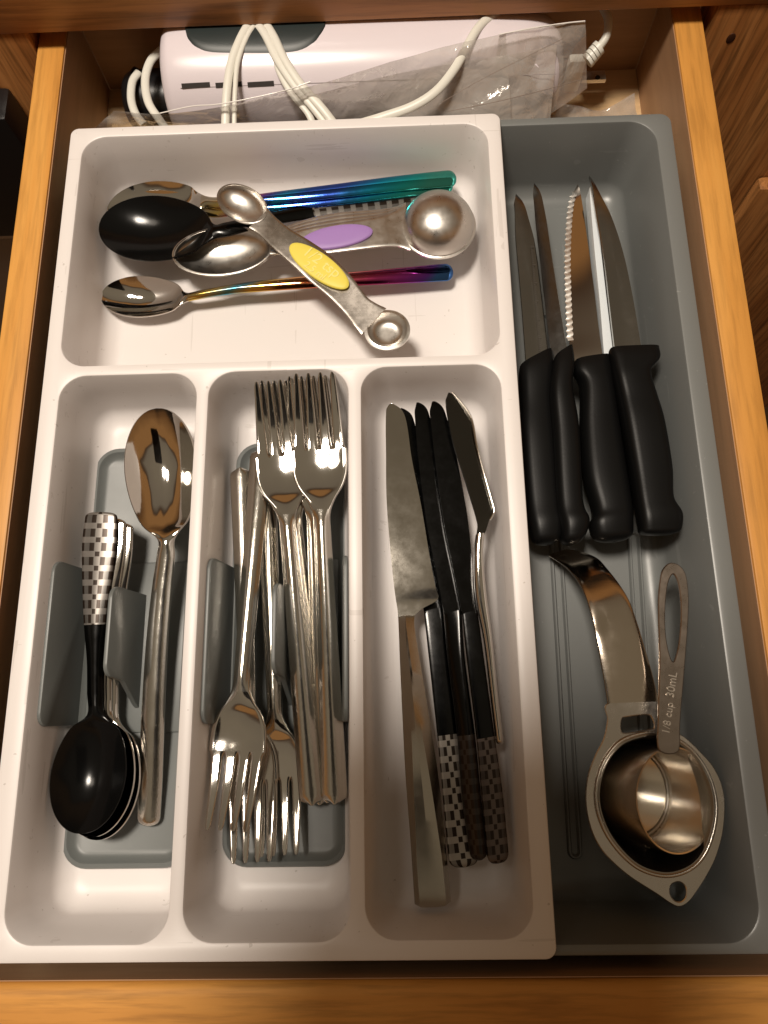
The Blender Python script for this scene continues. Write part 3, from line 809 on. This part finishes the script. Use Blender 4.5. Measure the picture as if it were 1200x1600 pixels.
k1b = [o for o in COL.objects if o.name.startswith('kitchen_knife') and o.parent is None][0]
vs = []; fs = []
for k in range(60):
    f = k/59; x = 829+14*f; y = 385+168*f; w = 6 if k % 10 == 0 else 3
    a = U(x, y, -.0267); b = U(x+w, y, -.0267); n = len(vs)
    vs += [a, b, b+np.array([0, .00025, 0]), a+np.array([0, .00025, 0])]; fs.append((n, n+1, n+2, n+3))
mesh('ruler_marks', vs, fs, mat('etched_mark', (.05, .04, .035), .6), k1b, None)
# serrated knife
def serrated():
    bl = [(900, 291, 904, 289, -0.033, 0), (893, 308, 907, 306, -0.0325, 0), (888, 340, 912, 338, -0.032, 0), (885, 400, 920, 396, -0.0305, 0), (886, 460, 928, 455, -0.029, 0), (889, 520, 935, 514, -0.0275, 0), (891, 560, 941, 556, -0.0262, 0), (893, 580, 944, 576, -0.0258, 0)]
    t = knife('bread_knife', 'serrated steel knife with a black handle, third from the left in the grey tray', bl,
              [(897, 566, 953, 558, -.024, 0, 0, .7), (896, 582, 954, 575, -.024, 0, 0, .85), (907, 606, 956, 600, -.025, 0), (907, 669, 966, 664, -.026, 0), (913, 747, 978, 742, -.026, 0), (926, 800, 986, 793, -.026, 0), (921, 820, 987, 815, -.026, 0, 0, 1.05), (929, 850, 987, 845, -.027, 0, 0, .9)],
              [('handle', BLACKP, 0, 1)], BLADEM, GK, side=-1, rb=.006, **KB)
    # scalloped ground edge: bright strip of small hollows along the left edge
    L0 = catmull([(897, 300), (892, 312), (888, 340), (885, 400), (886, 460), (889, 532)], 40)
    L0 = np.array(L0); pts = [U(p[0], p[1], np.interp(p[1], [300, 340, 400, 460, 532], [-.0325, -.032, -.0305, -.029, -.0271])+.0006) for p in L0]; vs = []; fs = []
    seg = np.concatenate([[0], np.cumsum(np.linalg.norm(np.diff(pts, axis=0), axis=1))])
    for i, p in enumerate(pts):
        d = pts[min(i+1, len(pts)-1)]-pts[max(i-1, 0)]; d /= np.linalg.norm(d); sd = np.cross(d, [0, 0, 1]); sd = sd if sd[0] > 0 else -sd
        ph = abs(math.sin(math.pi*seg[i]/.0036))
        o = p-sd*(.0004+.0010*(1-ph)); m_ = p+sd*.0008; q = p+sd*(.0016+.0007*ph)
        vs += [o+np.array([0, 0, -.0004]), m_+np.array([0, 0, .0002-.0006*(1-ph)]), q+np.array([0, 0, .0005])]
    for i in range(len(pts)-1):
        a = i*3
        fs += [(a, a+3, a+4, a+1), (a+1, a+4, a+5, a+2)]
    mesh('serrated_edge', vs, fs, metal('ground_edge', (.9, .88, .84), .38), t, 80)
serrated()
knife('kitchen_knife', 'knife standing on its edge showing only a bright narrow spine beside the big blade',
      [(918, 300, 926, 299, -.030, 0), (920, 330, 929, 330, -.030, 0), (926, 400, 936, 400, -.030, 0), (934, 480, 945, 480, -.030, 0), (940, 555, 954, 554, -.030, 0), (943, 580, 958, 579, -.030, 0)],
      [(944, 574, 958, 573, -.036, 0, 0, .7), (956, 640, 976, 640, -.041, 0), (975, 740, 1000, 740, -.041, 0), (992, 800, 1018, 800, -.041, 0)],
      [('handle', BLACKP, 0, 1)], mat('spine_painted_sheen', (.82, .88, .92), .35, .15), GK, ts=.0045, te=.0045, h=.006, rb=.001, rh=.004)  # light reflected off the steel spine is put into this pale colour
knife('chef_knife', 'large pointed chef knife with a hooked black handle, rightmost in the grey tray',
      [(919, 277, 922, 274, -.018, 0), (925, 294, 934, 296, -.018, 0), (933, 340, 955, 338, -.018, 0), (943, 400, 974, 396, -.0185, 0), (951, 470, 989, 466, -.019, 0), (959, 540, 1001, 538, -.0195, 0), (962, 560, 1004, 556, -.0195, 0)],
      [(952, 547, 1028, 544, -.016, 0, 0, .6), (955, 562, 1029, 562, -.016, 0, 0, .75), (959, 590, 1014, 583, -.017, 0, 0, .95), (966, 625, 1023, 620, -.018, 0), (973, 660, 1036, 665, -.018, 0), (985, 733, 1047, 733, -.019, 0), (993, 785, 1049, 780, -.019, 0), (997, 812, 1063, 806, -.019, 0), (1001, 838, 1060, 836, -.020, 0, 0, .85)],
      [('handle', BLACKP, 0, 1)], BLADED, GK, side=1, rb=.010, h=.0072, he=.46, rh=.003)

# ------------------------------------------------------------------ STEEL SCOOP
def plate_px(name, outer, holes, zf, t, mt, parent, n=6, rnd=.0004, smooth=22):
    """flat plate with holes traced from the photograph, laid on the surface z = zf(y_world)"""
    def loop(P, n):
        P = np.array(P, float); Q = np.vstack([P[-1], P, P[0], P[1]]); out = []
        for i in range(1, len(Q)-2):
            p0, p1, p2, p3 = Q[i-1], Q[i], Q[i+1], Q[i+2]
            for k in range(n):
                s = k/n; out.append(.5*((2*p1)+(-p0+p2)*s+(2*p0-5*p1+4*p2-p3)*s*s+(-p0+3*p1-3*p2+p3)*s**3))
        return out
    bm = bmesh.new(); Ls = []
    for P in [outer]+holes:
        pts = []
        for x, y in loop(P, n):
            z = zf(None); p = U(x, y, z)
            for _ in range(3): z = zf(p); p = U(x, y, z)
            pts.append(p)
        Ls.append(pts)
    def inset(pts, d):
        P = np.array(pts); T = np.roll(P, -1, 0)-np.roll(P, 1, 0); T /= np.linalg.norm(T, axis=1)[:, None]
        nrm = np.stack([T[:, 1], -T[:, 0], 0*T[:, 0]], 1)
        area = sum(P[i][0]*P[(i+1) % len(P)][1]-P[(i+1) % len(P)][0]*P[i][1] for i in range(len(P)))
        return P-nrm*d*(1 if area > 0 else -1)
    o0 = origin(parent)
    top = []; edges = []
    for q, pts in enumerate(Ls):
        P = inset(pts, rnd if q == 0 else -rnd)
        vs = [bm.verts.new(Vector(p-o0)) for p in P]; top.append(vs)
        for i in range(len(vs)): edges.append(bm.edges.new((vs[i], vs[(i+1) % len(vs)])))
    r = bmesh.ops.triangle_fill(bm, edges=edges, use_beauty=True)
    tf = [g for g in r['geom'] if isinstance(g, bmesh.types.BMFace)]
    mp = {}
    for f in tf:
        for v in f.verts:
            if v not in mp: mp[v] = bm.verts.new(v.co+Vector((0, 0, -t)))
    for f in tf: bm.faces.new([mp[v] for v in f.verts][::-1])
    for vs, pts in zip(top, Ls):
        mid1 = [bm.verts.new(Vector(np.array(p)-o0+np.array([0, 0, -t*.25]))) for p in pts]
        mid2 = [bm.verts.new(Vector(np.array(p)-o0+np.array([0, 0, -t*.75]))) for p in pts]
        bridge(bm, vs, mid1); bridge(bm, mid1, mid2); bridge(bm, mid2, [mp[v] for v in vs])
    bmesh.ops.recalc_face_normals(bm, faces=bm.faces)
    me = bpy.data.meshes.new(name); bm.to_mesh(me); bm.free()
    return link(name, me, mt, parent, smooth), Ls

ZR = -.0160
sc = thing('egg_separator', 'steel scoop with a wide curved handle, round bowl and pierced pointed tip', 'scoop', tuple(U(1025, 1250, FG)))
outer = [(951, 1098), (949, 1125), (943, 1154), (930, 1180), (919, 1210), (915, 1241), (917, 1270), (925, 1300), (938, 1325), (955, 1345), (984, 1370), (1026, 1397), (1048, 1412), (1062, 1417), (1076, 1410), (1090, 1392), (1104, 1370), (1119, 1340), (1130, 1300),
         (1133, 1256), (1128, 1225), (1115, 1198), (1098, 1178), (1071, 1152), (1045, 1138), (1033, 1125), (1028, 1095)]
inner = [(934, 1241), (942, 1202), (960, 1172), (984, 1155), (1026, 1148), (1062, 1162), (1089, 1187), (1107, 1220), (1115, 1256), (1112, 1292), (1098, 1331), (1074, 1355), (1038, 1364), (996, 1351), (961, 1317), (941, 1280)]
slot = [(972, 1124), (980, 1120), (1010, 1117), (1018, 1121), (1022, 1135), (1015, 1139), (978, 1145), (971, 1140)]
hole = [(1059, 1378), (1049, 1383), (1047, 1395), (1053, 1406), (1063, 1409), (1071, 1402), (1072, 1389), (1067, 1381)]
_, Ls = plate_px('rim_plate', outer, [inner, slot, hole], lambda p: ZR, .0012, BRUSH, sc)
# bowl below the opening
lp = np.array(Ls[1]); cc = lp.mean(0); rings = []; prof = [(1.035, .0004), (1.0, .0004), (.985, -.0008), (.972, -.003), (.955, -.012), (.93, -.021), (.88, -.0275), (.78, -.0315), (.6, -.0325), (.3, -.0328), (.02, -.0328)]
for k, dz in prof: rings.append([cc+(p-cc)*k+np.array([0, 0, dz]) for p in lp])
vs, fs, uvs = skin(rings, [[0]*len(lp)]*len(prof), [0]*len(prof), False, True)
ob = mesh('bowl', vs, fs, radial('scoop_inside', (.34, .30, .255), .26), sc, 50)
md = ob.modifiers.new('thickness', 'SOLIDIFY'); md.thickness = .0008; md.offset = 1
# raised bead around the opening
P = [np.array([*(cc+(p-cc)*1.035)])+np.array([0, 0, .0004]) for p in lp[::3]]; P.append(P[0])
tube('rim_bead', P, .0009, BRUSH, sc, 4, 8)
# curved handle band
sheet_item(sc, [(951, 1099, 1028.5, 1096, ZR, 0), (945, 1060, 1018, 1052, ZR+.0005, 0), (934, 1000, 1003, 1000, ZR+.0005, 0), (929, 975, 993, 968, ZR-.0003, 0), (922, 948, 982, 938, ZR-.0016, 0), (914, 926, 966, 912, ZR-.0042, 0), (902, 904, 948, 889, ZR-.0090, 0), (886, 885, 932, 872, ZR-.0150, 0), (868, 872, 908, 862, ZR-.0220, 0), (858, 866, 885, 858, ZR-.0270, 0)],
           [('handle', metal('band_steel', (.62, .54, .45), .14, brushed=(.05, 1, 1)), 0, 1)], t=.0012, nv=7, edges=True)

# ------------------------------------------------------------------ SMALL MEASURING CUP
mc = thing('measuring_cup', 'small steel measuring cup with a long looped handle tipped inside the scoop', 'measuring cup', tuple(U(1050, 1250, -.03)))
cen = U(1056, 1249, -.0115); mc.location = Vector(cen)
ax = Vector((.37, -.02, .80)).normalized()          # opening direction
e1 = Vector((0, 1, 0)); e1 = (e1-ax*e1.dot(ax)).normalized(); e2 = ax.cross(e1)
mc.rotation_euler = Matrix((e1, ax.cross(e1), ax)).transposed().to_euler(); bpy.context.view_layer.update()
R0 = .0208; prof = [(R0+.0009, .0003), (R0+.0009, -.0003), (R0, -.0005)]
prof_in = [(R0*1.04, 0), (R0*1.03, .0004), (R0, .0003), (R0*.992, -.001), (R0*.97, -.012), (R0*.945, -.0240), (R0*.94, -.0252), (R0*.90, -.0262), (R0*.87, -.0260), (R0*.85, -.0250), (R0*.84, -.0246), (R0*.3, -.0246), (R0*.01, -.0246)]
rings = []
for r, h in prof_in:
    rings.append([cen+np.array((r*math.cos(a), r*math.sin(a), h)) for a in np.linspace(0, 2*math.pi, 56, endpoint=False)])
vs, fs, uvs = skin(rings, [[0]*56]*len(rings), [0]*len(rings), False, True)
ob = mesh('cup', vs, fs, radial('cup_brushed', (.92, .87, .79), .22), mc, 40)
md = ob.modifiers.new('thickness', 'SOLIDIFY'); md.thickness = .0008; md.offset = 1
tube('base_ring', [cen+np.array((R0*.905*math.cos(q), R0*.905*math.sin(q), -.0246)) for q in np.linspace(0, 2*math.pi, 33)], .00065, SATIN, mc, 2, 8)
HZ = -.0062
zh = lambda p: HZ if p is None else HZ-.0*(p[1])
hout = [(1030, 1172), (1028, 1125), (1030, 1060), (1030.5, 1020), (1029, 970), (1029, 930), (1033, 897), (1040, 884), (1050, 879), (1063, 884), (1072, 898), (1076, 925), (1076, 960), (1072, 1020), (1067, 1080), (1063, 1130), (1060, 1174)]
hhole = [(1052, 897), (1044, 912), (1040, 945), (1040, 985), (1045, 1017), (1052, 1034), (1059, 1015), (1063, 985), (1064, 945), (1060, 912)]
HM = metal('cup_handle_steel', (.34, .29, .25), .28, .05)
hd_, _L = plate_px('handle', hout, [hhole], zh, .0014, HM, mc)
ang = math.atan2(*(U(1060, 1000, HZ)-U(1041, 1140, HZ))[[1, 0]])
text('1/8 cup', .0045, U(1044, 1122, HZ+.0001), 0, 0, ang, metal('engraving', (.70, .64, .57), .35), mc, extrude=.00012)
text('30mL', .0049, U(1050, 1070, HZ+.0001), 0, 0, ang, bpy.data.materials['engraving'], mc, extrude=.00012)

Ri = mc.rotation_euler.to_matrix().inverted().to_4x4()
for ch in mc.children:
    if ch.name.split('.')[0] not in ('cup', 'base_ring'): ch.data.transform(Ri)
# ------------------------------------------------------------------ HAND MIXER, CORD, PLUG, BAG behind the trays
CY, CZ, CR = .4500, -.0245, .0335
hm = thing('hand_blender', 'pinkish white stick blender with a dark grip panel and its cord wound round', 'hand blender', (.17, CY, ZB))
rings = []; uu = []
prof = [(.044, .2), (.0445, .55), (.0460, .80), (.049, .93), (.055, .985), (.075, 1.0), (.12, 1.0), (.18, .99), (.22, .975), (.235, .95), (.250, .90), (.262, .78), (.268, .55), (.270, .2)]
D = catmull([(a, b) for a, b in prof], 5)
for x, k in D:
    rings.append([(x, CY-CR*k*math.cos(a), CZ+CR*k*math.sin(a)) for a in np.linspace(0, 2*math.pi, 48, endpoint=False)]); uu.append([0]*48)
vs, fs, uvs = skin(rings, uu, [0]*len(rings))
mesh('body', vs, fs, MIXW, hm, 60)
def on_body(x, a, lift=0.): return (x, CY-(CR+lift)*math.cos(a), CZ+(CR+lift)*math.sin(a))
# find angle of a pixel on the barrel
def body_hit(px, py, R=CR):
    d = ROT @ np.array([(px-600)/FPX, -(py-800)/FPX, -1.]); oy, oz = CAM[1]-CY, CAM[2]-CZ
    A = d[1]**2+d[2]**2; B = 2*(oy*d[1]+oz*d[2]); Cc = oy*oy+oz*oz-R*R; disc = B*B-4*A*Cc
    t = (-B-math.sqrt(max(disc, 0)))/(2*A); p = CAM+d*t
    return p[0], math.atan2(p[2]-CZ, -(p[1]-CY))
# dark grip panel: rounded patch lying on the barrel
bot = [(288, 40), (293, 60), (308, 76), (332, 84), (380, 86), (430, 86), (465, 82), (490, 68), (503, 50), (508, 40)]
front = [body_hit(x, y, CR+.0006) for x, y in bot]
Fr = catmull(front, 4); vs = []; fs = []; M_ = 10
for x, a in Fr:
    for j in range(M_+1):
        aa = a+(math.radians(118)-a)*j/M_; vs.append(on_body(x, aa, .0007 if 0 < j else -.0005))
for i in range(len(Fr)-1):
    for j in range(M_): k = i*(M_+1)+j; fs.append((k, k+M_+1, k+M_+2, k+1))
mesh('grip_panel', vs, fs, MIXG, hm, 60)
for xa, xb in ((284, 328), (337, 378), (387, 428)):
    pa = body_hit(xa, 134.5-(xa-284)*.02); pb = body_hit(xb, 133-(xb-284)*.02)
    vs = []
    for x, a in (pa, pb):
        for da in (-.036, .036): vs.append(on_body(x, a+da, .0003))
    for x, a in (pa, pb):
        for da in (-.036, .036): vs.append(on_body(x, a+da, -.002))
    mesh('vent_slot', vs, [(0, 2, 3, 1), (4, 5, 7, 6), (0, 1, 5, 4), (2, 6, 7, 3), (0, 4, 6, 2), (1, 3, 7, 5)], SLOT, hm)
# seam between the two shells
sm = [on_body(x, body_hit(300, 137)[1], .0000) for x in np.linspace(.0575, .262, 12)]
tube('shell_seam', sm, .00015, mat('seam_line', (.30, .26, .26), .5), hm, 2, 5)
CW = .0019
def cord(pts, w=CW, flat=1.5, name='cord'): return tube(name, [U(*p) for p in pts], w/1.2, CORDM, hm, 8, 12, flat)
cord([(352, 200, -.004), (354, 150, .002), (361, 100, .0065), (375, 62, .0090), (390, 35, .0095)])
cord([(366, 200, -.004), (367, 150, .002), (371, 100, .0065), (384, 62, .0090), (398, 38, .0095)], CW*.7, 1.2)
cord([(398, 32, .009), (415, 55, .0095), (432, 90, .0075), (458, 130, .004), (490, 168, .000), (512, 196, -.004)])
cord([(412, 32, .009), (428, 58, .0095), (444, 92, .0080), (470, 132, .0045), (502, 168, .001), (524, 196, -.003)])
cord([(405, 45, .007), (430, 84, .0055), (436, 110, .004), (455, 145, .001), (480, 175, -.003), (490, 196, -.006)], CW*.8)
cord([(252, 78, -.010), (235, 96, -.010), (227, 125, -.011), (232, 160, -.012), (250, 188, -.014), (262, 205, -.016)])
cord([(217, 113, -.020), (207, 128, -.020), (205, 155, -.021), (212, 178, -.022), (225, 195, -.024)])
cord([(784, 14, .006), (752, 38, .0085), (732, 68, .0085), (712, 105, .0075), (682, 142, .005), (645, 166, .002), (600, 182, -.001), (560, 194, -.004)])
cord([(940, 8, -.004), (950, 30, -.006), (948, 55, -.008), (936, 74, -.012), (925, 84, -.016)], .0027, 1)
for k, (x, y, z) in enumerate(((937, 73, -.012), (932, 79, -.014), (927, 85, -.016), (922, 91, -.018))):
    a = U(x, y, z); b = U(x-5, y+5, z-.001)
    tube('strain_relief', [a, (a+b)/2, b], .0042, CORDM, hm, 2, 10)
pg = box('plug', U(880, 120, -.034)-np.array([0, .006, .006]), U(914, 100, -.022)+np.array([0, .004, .004]), CORDM, hm, .002)
pr = box('prong', U(908, 131, -.040), U(945, 112, -.0385)+np.array([0, 0, .0012]), SATIN, hm, .0004)
pc = U(934, 121, -.0370)
bm = bmesh.new(); bmesh.ops.create_cone(bm, segments=14, radius1=.0014, radius2=.0014, depth=.0006, cap_ends=True)
for v in bm.verts: v.co += Vector(pc)-hm.location
me = bpy.data.meshes.new('prong_hole'); bm.to_mesh(me); bm.free(); link('prong_hole', me, SLOT, hm, None)

# black attachment added to fill the dark corner beside the blender
at = thing('corner_filler', 'black plastic attachment lying in the dark left back corner of the drawer', 'filler', (.03, .45, ZB))
D = [(.012, .35), (.013, .75), (.017, .95), (.022, 1), (.040, 1), (.047, .93), (.050, .6), (.051, .2)]
rings = [[(x, .455-.017*k*math.cos(a), -.040+.017*k*math.sin(a)) for a in np.linspace(0, 2*math.pi, 32, endpoint=False)] for x, k in catmull(D, 4)]
vs, fs, uvs = skin(rings, [[0]*32]*len(rings), [0]*len(rings)); mesh('hub', vs, fs, APPL, at, 50)
tube('rim_ring', [(.020, .455-.0175*math.cos(a), -.040+.0175*math.sin(a)) for a in np.linspace(0, 2*math.pi, 25)], .0008, APPL, at, 2, 6)

# clear bag
BAG = bpy.data.materials.new('clear_film'); BAG.use_nodes = True
nt = BAG.node_tree; nt.nodes.clear()
out = nt.nodes.new('ShaderNodeOutputMaterial'); tr = nt.nodes.new('ShaderNodeBsdfTransparent'); gl = nt.nodes.new('ShaderNodeBsdfGlossy'); df = nt.nodes.new('ShaderNodeBsdfDiffuse')
gl.inputs['Roughness'].default_value = .12; gl.inputs['Color'].default_value = (.95, .93, .9, 1); df.inputs['Color'].default_value = (.62, .58, .54, 1); tr.inputs['Color'].default_value = (.93, .92, .91, 1)
lw = nt.nodes.new('ShaderNodeLayerWeight'); lw.inputs['Blend'].default_value = .35
m1 = nt.nodes.new('ShaderNodeMixShader'); m2 = nt.nodes.new('ShaderNodeMixShader'); m1.inputs[0].default_value = .42
mr = nt.nodes.new('ShaderNodeMapRange'); mr.inputs[3].default_value = .12; mr.inputs[4].default_value = .8
nt.links.new(lw.outputs['Facing'], mr.inputs[0]); nt.links.new(tr.outputs[0], m1.inputs[1]); nt.links.new(df.outputs[0], m1.inputs[2])
nt.links.new(mr.outputs[0], m2.inputs[0]); nt.links.new(m1.outputs[0], m2.inputs[1]); nt.links.new(gl.outputs[0], m2.inputs[2]); nt.links.new(m2.outputs[0], out.inputs[0])
bp = nt.nodes.new('ShaderNodeBump'); bp.inputs['Strength'].default_value = .9; bp.inputs['Distance'].default_value = .002
nn = nt.nodes.new('ShaderNodeTexNoise'); nn.inputs['Scale'].default_value = 60; nn.inputs['Detail'].default_value = 5; nn.inputs['Distortion'].default_value = 1.2
tc2 = nt.nodes.new('ShaderNodeTexCoord'); nt.links.new(tc2.outputs['Object'], nn.inputs['Vector']); nt.links.new(nn.outputs['Fac'], bp.inputs['Height'])
for g_ in (gl, df): nt.links.new(bp.outputs[0], g_.inputs['Normal'])

bag = thing('plastic_bag', 'crumpled clear plastic bag wrapped around the front of the stick blender', 'plastic bag', (.17, .41, ZB))
def film(name, top, bot, zt, zb, nx=70, ny=16, amp=.0015, seed=0, curl=0.):
    """film between a top polyline and a bottom polyline (pixels), z from zt to zb, crumpled"""
    T = catmull([(x, y, z) for (x, y), z in zip(top, zt)], nx//(len(top)-1)); B = catmull([(x, y, z) for (x, y), z in zip(bot, zb)], nx//(len(top)-1))
    m_ = min(len(T), len(B)); vs = []; fs = []
    from mathutils import noise as mn
    for i in range(m_):
        a = U(*T[i]); b = U(*B[i])
        for j in range(ny+1):
            v = j/ny; p = a*(1-v)+b*v
            q = mn.noise(Vector((p[0]*55+seed, p[1]*55, p[2]*70)))+.5*mn.noise(Vector((p[0]*160, p[1]*150+seed, p[2]*160)))
            r = 1-abs(mn.noise(Vector((p[0]*30-seed, p[2]*60+p[1]*40, seed))))*2
            p = p+np.array([0, -.6, .8])*(q*amp+.0006*r)*(1 if 0 < j < ny else .6)
            vs.append(p)
    for i in range(m_-1):
        for j in range(ny): k = i*(ny+1)+j; fs.append((k, k+ny+1, k+ny+2, k+1))
    o = mesh(name, vs, fs, BAG, bag, 80)
    return o
film('front_film', [(178, 173), (250, 178), (340, 168), (420, 150), (510, 128), (600, 100), (700, 72), (790, 52)],
     [(150, 200), (250, 205), (340, 205), (420, 205), (510, 205), (600, 205), (700, 205), (800, 205)],
     [-.006, -.001, .004, .008, .011, .0125, .0125, .012], [-.018]*8, amp=.0022, seed=3)
film('front_film', [(780, 54), (800, 50), (850, 42), (890, 36), (914, 33)], [(760, 205), (800, 205), (830, 195), (880, 165), (917, 138)],
     [.0125, .012, .010, .009, .008], [-.022, -.022, -.024, -.024, -.024], nx=40, amp=.0016, seed=9)
film('inner_film', [(480, 150), (600, 120), (700, 100), (800, 85), (870, 70)], [(480, 200), (600, 205), (700, 205), (800, 200), (860, 185)],
     [.004, .006, .006, .005, .003], [-.02]*5, nx=40, amp=.0025, seed=21)
film('loose_corner', [(800, 170), (850, 160), (900, 165), (940, 172), (992, 145)], [(790, 200), (850, 200), (900, 200), (950, 195), (996, 190)],
     [-.026, -.028, -.034, -.04, -.040], [-.04]*5, nx=40, amp=.004, seed=31)
def crease(a, b, w=.0005):
    p = [U(*a), (U(*a)+U(*b))/2+np.array([0, 0, .0006]), U(*b)]
    tube('crease', p, w, bpy.data.materials['white_crease'], bag, 6, 6)
wc = mat('white_crease', (.85, .82, .78), .2)
dc = mat('dark_crease', (.26, .21, .18), .3)
tube('hem', [U(*p) for p in ((780, 54, .0132), (815, 47, .0127), (850, 41, .0112), (885, 36, .0100), (914, 33, .009))], .0004, wc, bag, 6, 6)
tube('hem', [U(*p) for p in ((250, 177, .0005), (300, 166, .0035), (340, 163, .0065), (400, 152, .0085), (450, 140, .010), (485, 128, .0115))], .00035, wc, bag, 6, 6)
tube('crease', [U(*p) for p in ((690, 160, .004), (760, 120, .0075), (830, 85, .0095), (880, 60, .0085))], .00014, dc, bag, 6, 5)
tube('crease', [U(*p) for p in ((700, 174, -.003), (780, 158, -.001), (860, 138, -.005), (905, 125, -.010))], .00018, dc, bag, 6, 5)

# ------------------------------------------------------------------ the tablet added over the camera, unseen, sized to cast the lower right shadow
ph = thing('light_blocker', 'dark tablet added out of view above the camera to shade the lower right', 'blocker', tuple(CAM))
def slab(name, sx, sy, sz, cx, cy, cz, r, mt):
    bm = bmesh.new(); bmesh.ops.create_cube(bm, size=1)
    for v in bm.verts: v.co = Vector((v.co.x*sx+cx, v.co.y*sy+cy, v.co.z*sz+cz))
    bmesh.ops.bevel(bm, geom=[e for e in bm.edges if abs((e.verts[0].co-e.verts[1].co).normalized().z) > .9], offset=r, segments=5, affect='EDGES')
    me = bpy.data.meshes.new(name); bm.to_mesh(me); bm.free(); return link(name, me, mt, ph)
slab('body', .156, .250, .007, -.040, -.054, .012, .010, APPL)
slab('blocker_face', .144, .232, .001, -.040, -.054, .0162, .004, BLOCKER_GLASS)
slab('blocker_bump', .014, .014, .002, .0, .0, .0088, .004, APPL)
ph.matrix_world = cam.matrix_world.copy()
